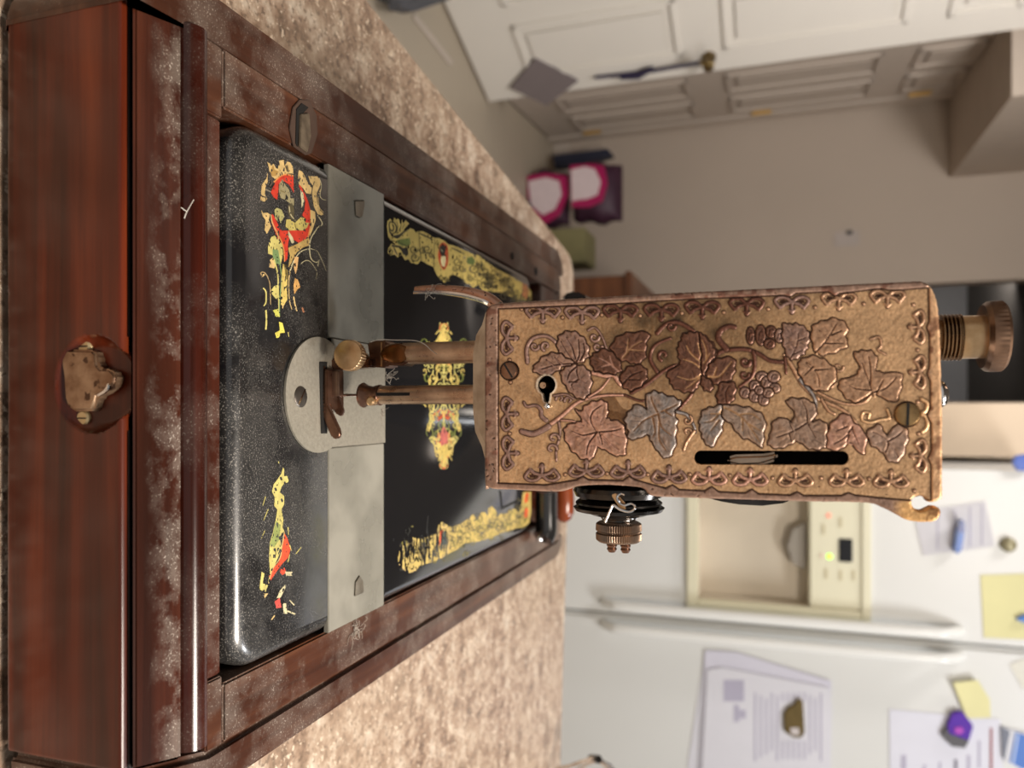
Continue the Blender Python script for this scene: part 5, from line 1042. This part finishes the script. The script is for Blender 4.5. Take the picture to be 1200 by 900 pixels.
# raised lip of the key hole, milled ring around the screws
B.line(hole, 3.4, col=srgb(196, 180, 160), h=.22, closed=True)
for cx, cy, r in ((597, 434.5, 10.8), (1063, 485.5, 14.6)): B.paint(B.fillmask([(cx+r*1.08*math.cos(a), cy+r*1.08*math.sin(a)) for a in [2*PI*i/40 for i in range(40)]]), col=srgb(46, 30, 22), h=-.1)
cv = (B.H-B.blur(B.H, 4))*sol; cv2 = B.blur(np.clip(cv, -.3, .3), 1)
B.Cc = B.Cc*(1+np.clip(cv2*2.6, -.55, .75))[..., None]          # edge highlights and shade in the hollows, painted into the colour
grain = vnoise(B.h, B.w, (B.h//3, B.w//3), 31); grain2 = vnoise(B.h, B.w, (B.h//7, B.w//7), 32)
B.Cc = np.clip(B.Cc*(.74+.34*grain+.20*grain2)[..., None], 0, 1)
B.H += (grain-.5)*.10+(grain2-.5)*.10
B.H = B.blur(B.H, 1)
em = B.blur(inside, 6); rnd_ = np.clip((1-em)*2-.0, 0, 1)**2.2
s = .00021
zs0, zs1 = ay(565, 450, YP).z-.001, ay(1107, 450, YP).z+.001; xs0, xs1 = ay(1000, 326, YP).x-.004, ay(1070, 614, YP).x+.004
Xg, Zg = np.meshgrid(np.arange(xs0, xs1, s), np.arange(zs0, zs1, s)); PX, PY = proj(Xg, YP, Zg)
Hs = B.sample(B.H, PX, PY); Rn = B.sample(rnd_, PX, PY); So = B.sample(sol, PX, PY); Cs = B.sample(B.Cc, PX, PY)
Yg = YP-Hs*.00115+Rn*.0013
inb = (PX > B.x0+1) & (PX < B.x0+B.w/B.k-1) & (PY > B.y0+1) & (PY < B.y0+B.h/B.k-1)
So = So*inb; Sc = (So[:-1, :-1]+So[1:, :-1]+So[:-1, 1:]+So[1:, 1:])/4
def snap(V, bv):
    segs = []
    for poly in (OUT, slot, hole):
        w_ = [ay(a, b_, YP) for a, b_ in poly]; w_ = [(p.x, p.z) for p in w_]
        segs += [(w_[i], w_[(i+1) % len(w_)]) for i in range(len(w_))]
    a = np.array([q[0] for q in segs]); d = np.array([q[1] for q in segs])-a; L = (d**2).sum(1)+1e-14
    p = V[bv][:, [0, 2]]; t_ = np.clip(((p[:, None]-a[None])*d[None]).sum(2)/L[None], 0, 1); q = a[None]+t_[..., None]*d[None]
    dist = ((p[:, None]-q)**2).sum(2); j = dist.argmin(1); best = q[np.arange(len(p)), j]; ok = dist.min(1) < (s*1.6)**2
    V = V.copy(); V[bv[ok], 0] = best[ok, 0]; V[bv[ok], 2] = best[ok, 1]; return V
FM = M('engraved_brass', .42, .5, .5); FM.color(FM.attr().outputs['Color']); fn = FM.noise(900, 3); FM.rough(FM.mul(FM.mul(fn, .2), .34, 'ADD')); FM.bump(fn, .12, .0002)
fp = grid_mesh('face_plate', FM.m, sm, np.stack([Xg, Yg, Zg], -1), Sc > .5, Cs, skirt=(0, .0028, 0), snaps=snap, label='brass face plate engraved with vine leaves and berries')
def screw(px, py, r, ang, slotw, mat, par):
    p = ay(px, py, YP); R__ = r/900*(p.y*CP-(p.z-CAM_Z)*SP)
    o = G().lathe((p.x, YP+.0015, p.z), (0, -1, 0), [(R__, 0), (R__, .0020), (R__*.93, .0026), (R__*.80, .0028)], 36).build('plate_screw', mat, par, angle=30)
    c_, s_ = math.cos(ang), math.sin(ang); w_ = slotw; d1 = Vector((s_, 0, c_))*R__*.95; d2 = Vector((c_, 0, -s_))*w_
    G().prism([Vector((p.x, YP-.00145, p.z))+q for q in (d1+d2, d1-d2, -d1-d2, -d1+d2)], (0, .0006, 0)).build('screw_slot', DARKGAP, o)
screw(597, 434.5, 10, math.radians(58), .00028, metalmat('old_screw', srgb(110, 82, 66), srgb(140, 108, 88), .35, 200, .9), fp)
screw(1063, 485.5, 13.8, math.radians(92), .00036, metalmat('bronze_screw', srgb(116, 92, 62), srgb(176, 144, 100), .28, 160, .9), fp)
p = ay(641, 475.5, YP-.001); G().sphere(p, .0012, 14).build('guide_pin', CHROME, fp)
p = ay(640, 452, YP+.006); G().cyl((p.x, p.y-.004, p.z), (p.x, p.y+.006, p.z), .0011, n=12).build('inner_pin', BRONZE, fp)

# ------------------------------------------------------------ threads and lint
THR = plain('white_thread', srgb(206, 200, 190), .8); LINT = plain('grey_lint', srgb(160, 150, 138), .9)
t1 = [X(434, 401, .272), X(445, 398, .272), X(462, 398.5, .27), X(485, 399, .268), X(497, 403, .268), X(505, 410, .27), X(512, 415, .276)]
th = thing('loose_thread', 'fine white thread caught on the presser bar above the thumb screw', 'thread', t1[0]); G().tube(catmull(t1), .00016, 5).build('thread_strand', THR, th)
def fluff(name, label, c, r, n, seed, mat, rad=.00012, sc=(1, 1, 1)):
    rs = np.random.RandomState(seed); g = G()
    for i in range(n):
        p = rs.randn(3)*r*.4; d = rs.randn(3)*r*.25; pts = []
        for k in range(9):
            pts.append((c[0]+p[0]*sc[0], c[1]+p[1]*sc[1], c[2]+abs(p[2])*sc[2])); d = d*.7+rs.randn(3)*r*.28; p = p*.92+d
        g.tube(catmull(pts, 3), rad, 4)
    return tag(g.build(name, mat), label, 'lint', kind='stuff')
fluff('lint', 'white lint fluff tangled between the presser bar and the needle bar', X(454, 441, .279), .0019, 8, 2, THR, .00013, (.8, .5, 1))
fluff('lint', 'grey lint tuft stuck below the right end of the slide plate', az(416, 736, ZT), .0022, 18, 5, LINT, .00012, (1, 1, .45))
fluff('lint', 'thin fibres hanging under the tip of the lifter lever', ay(499, 345, .284), .0022, 5, 9, THR, .00010, (1, .4, .9))
fluff('lint', 'pale wisps trailing from the needle clamp', X(447, 482, .279), .0022, 6, 12, LINT, .00009, (1, .4, .8))
dp_ = thing('loose_thread', 'short pale fibre lying on the wooden bead at the front left', 'thread', az(217, 250, ZT+.004)); g = G()
g.tube(catmull([az(216, 256, ZT+.0045), az(219, 248, ZT+.005), az(227, 234, ZT+.0042)]), .00016, 5).tube(catmull([az(219, 248, ZT+.005), az(212, 243, ZT+.0045)]), .00013, 4); g.build('fibre', THR, dp_)
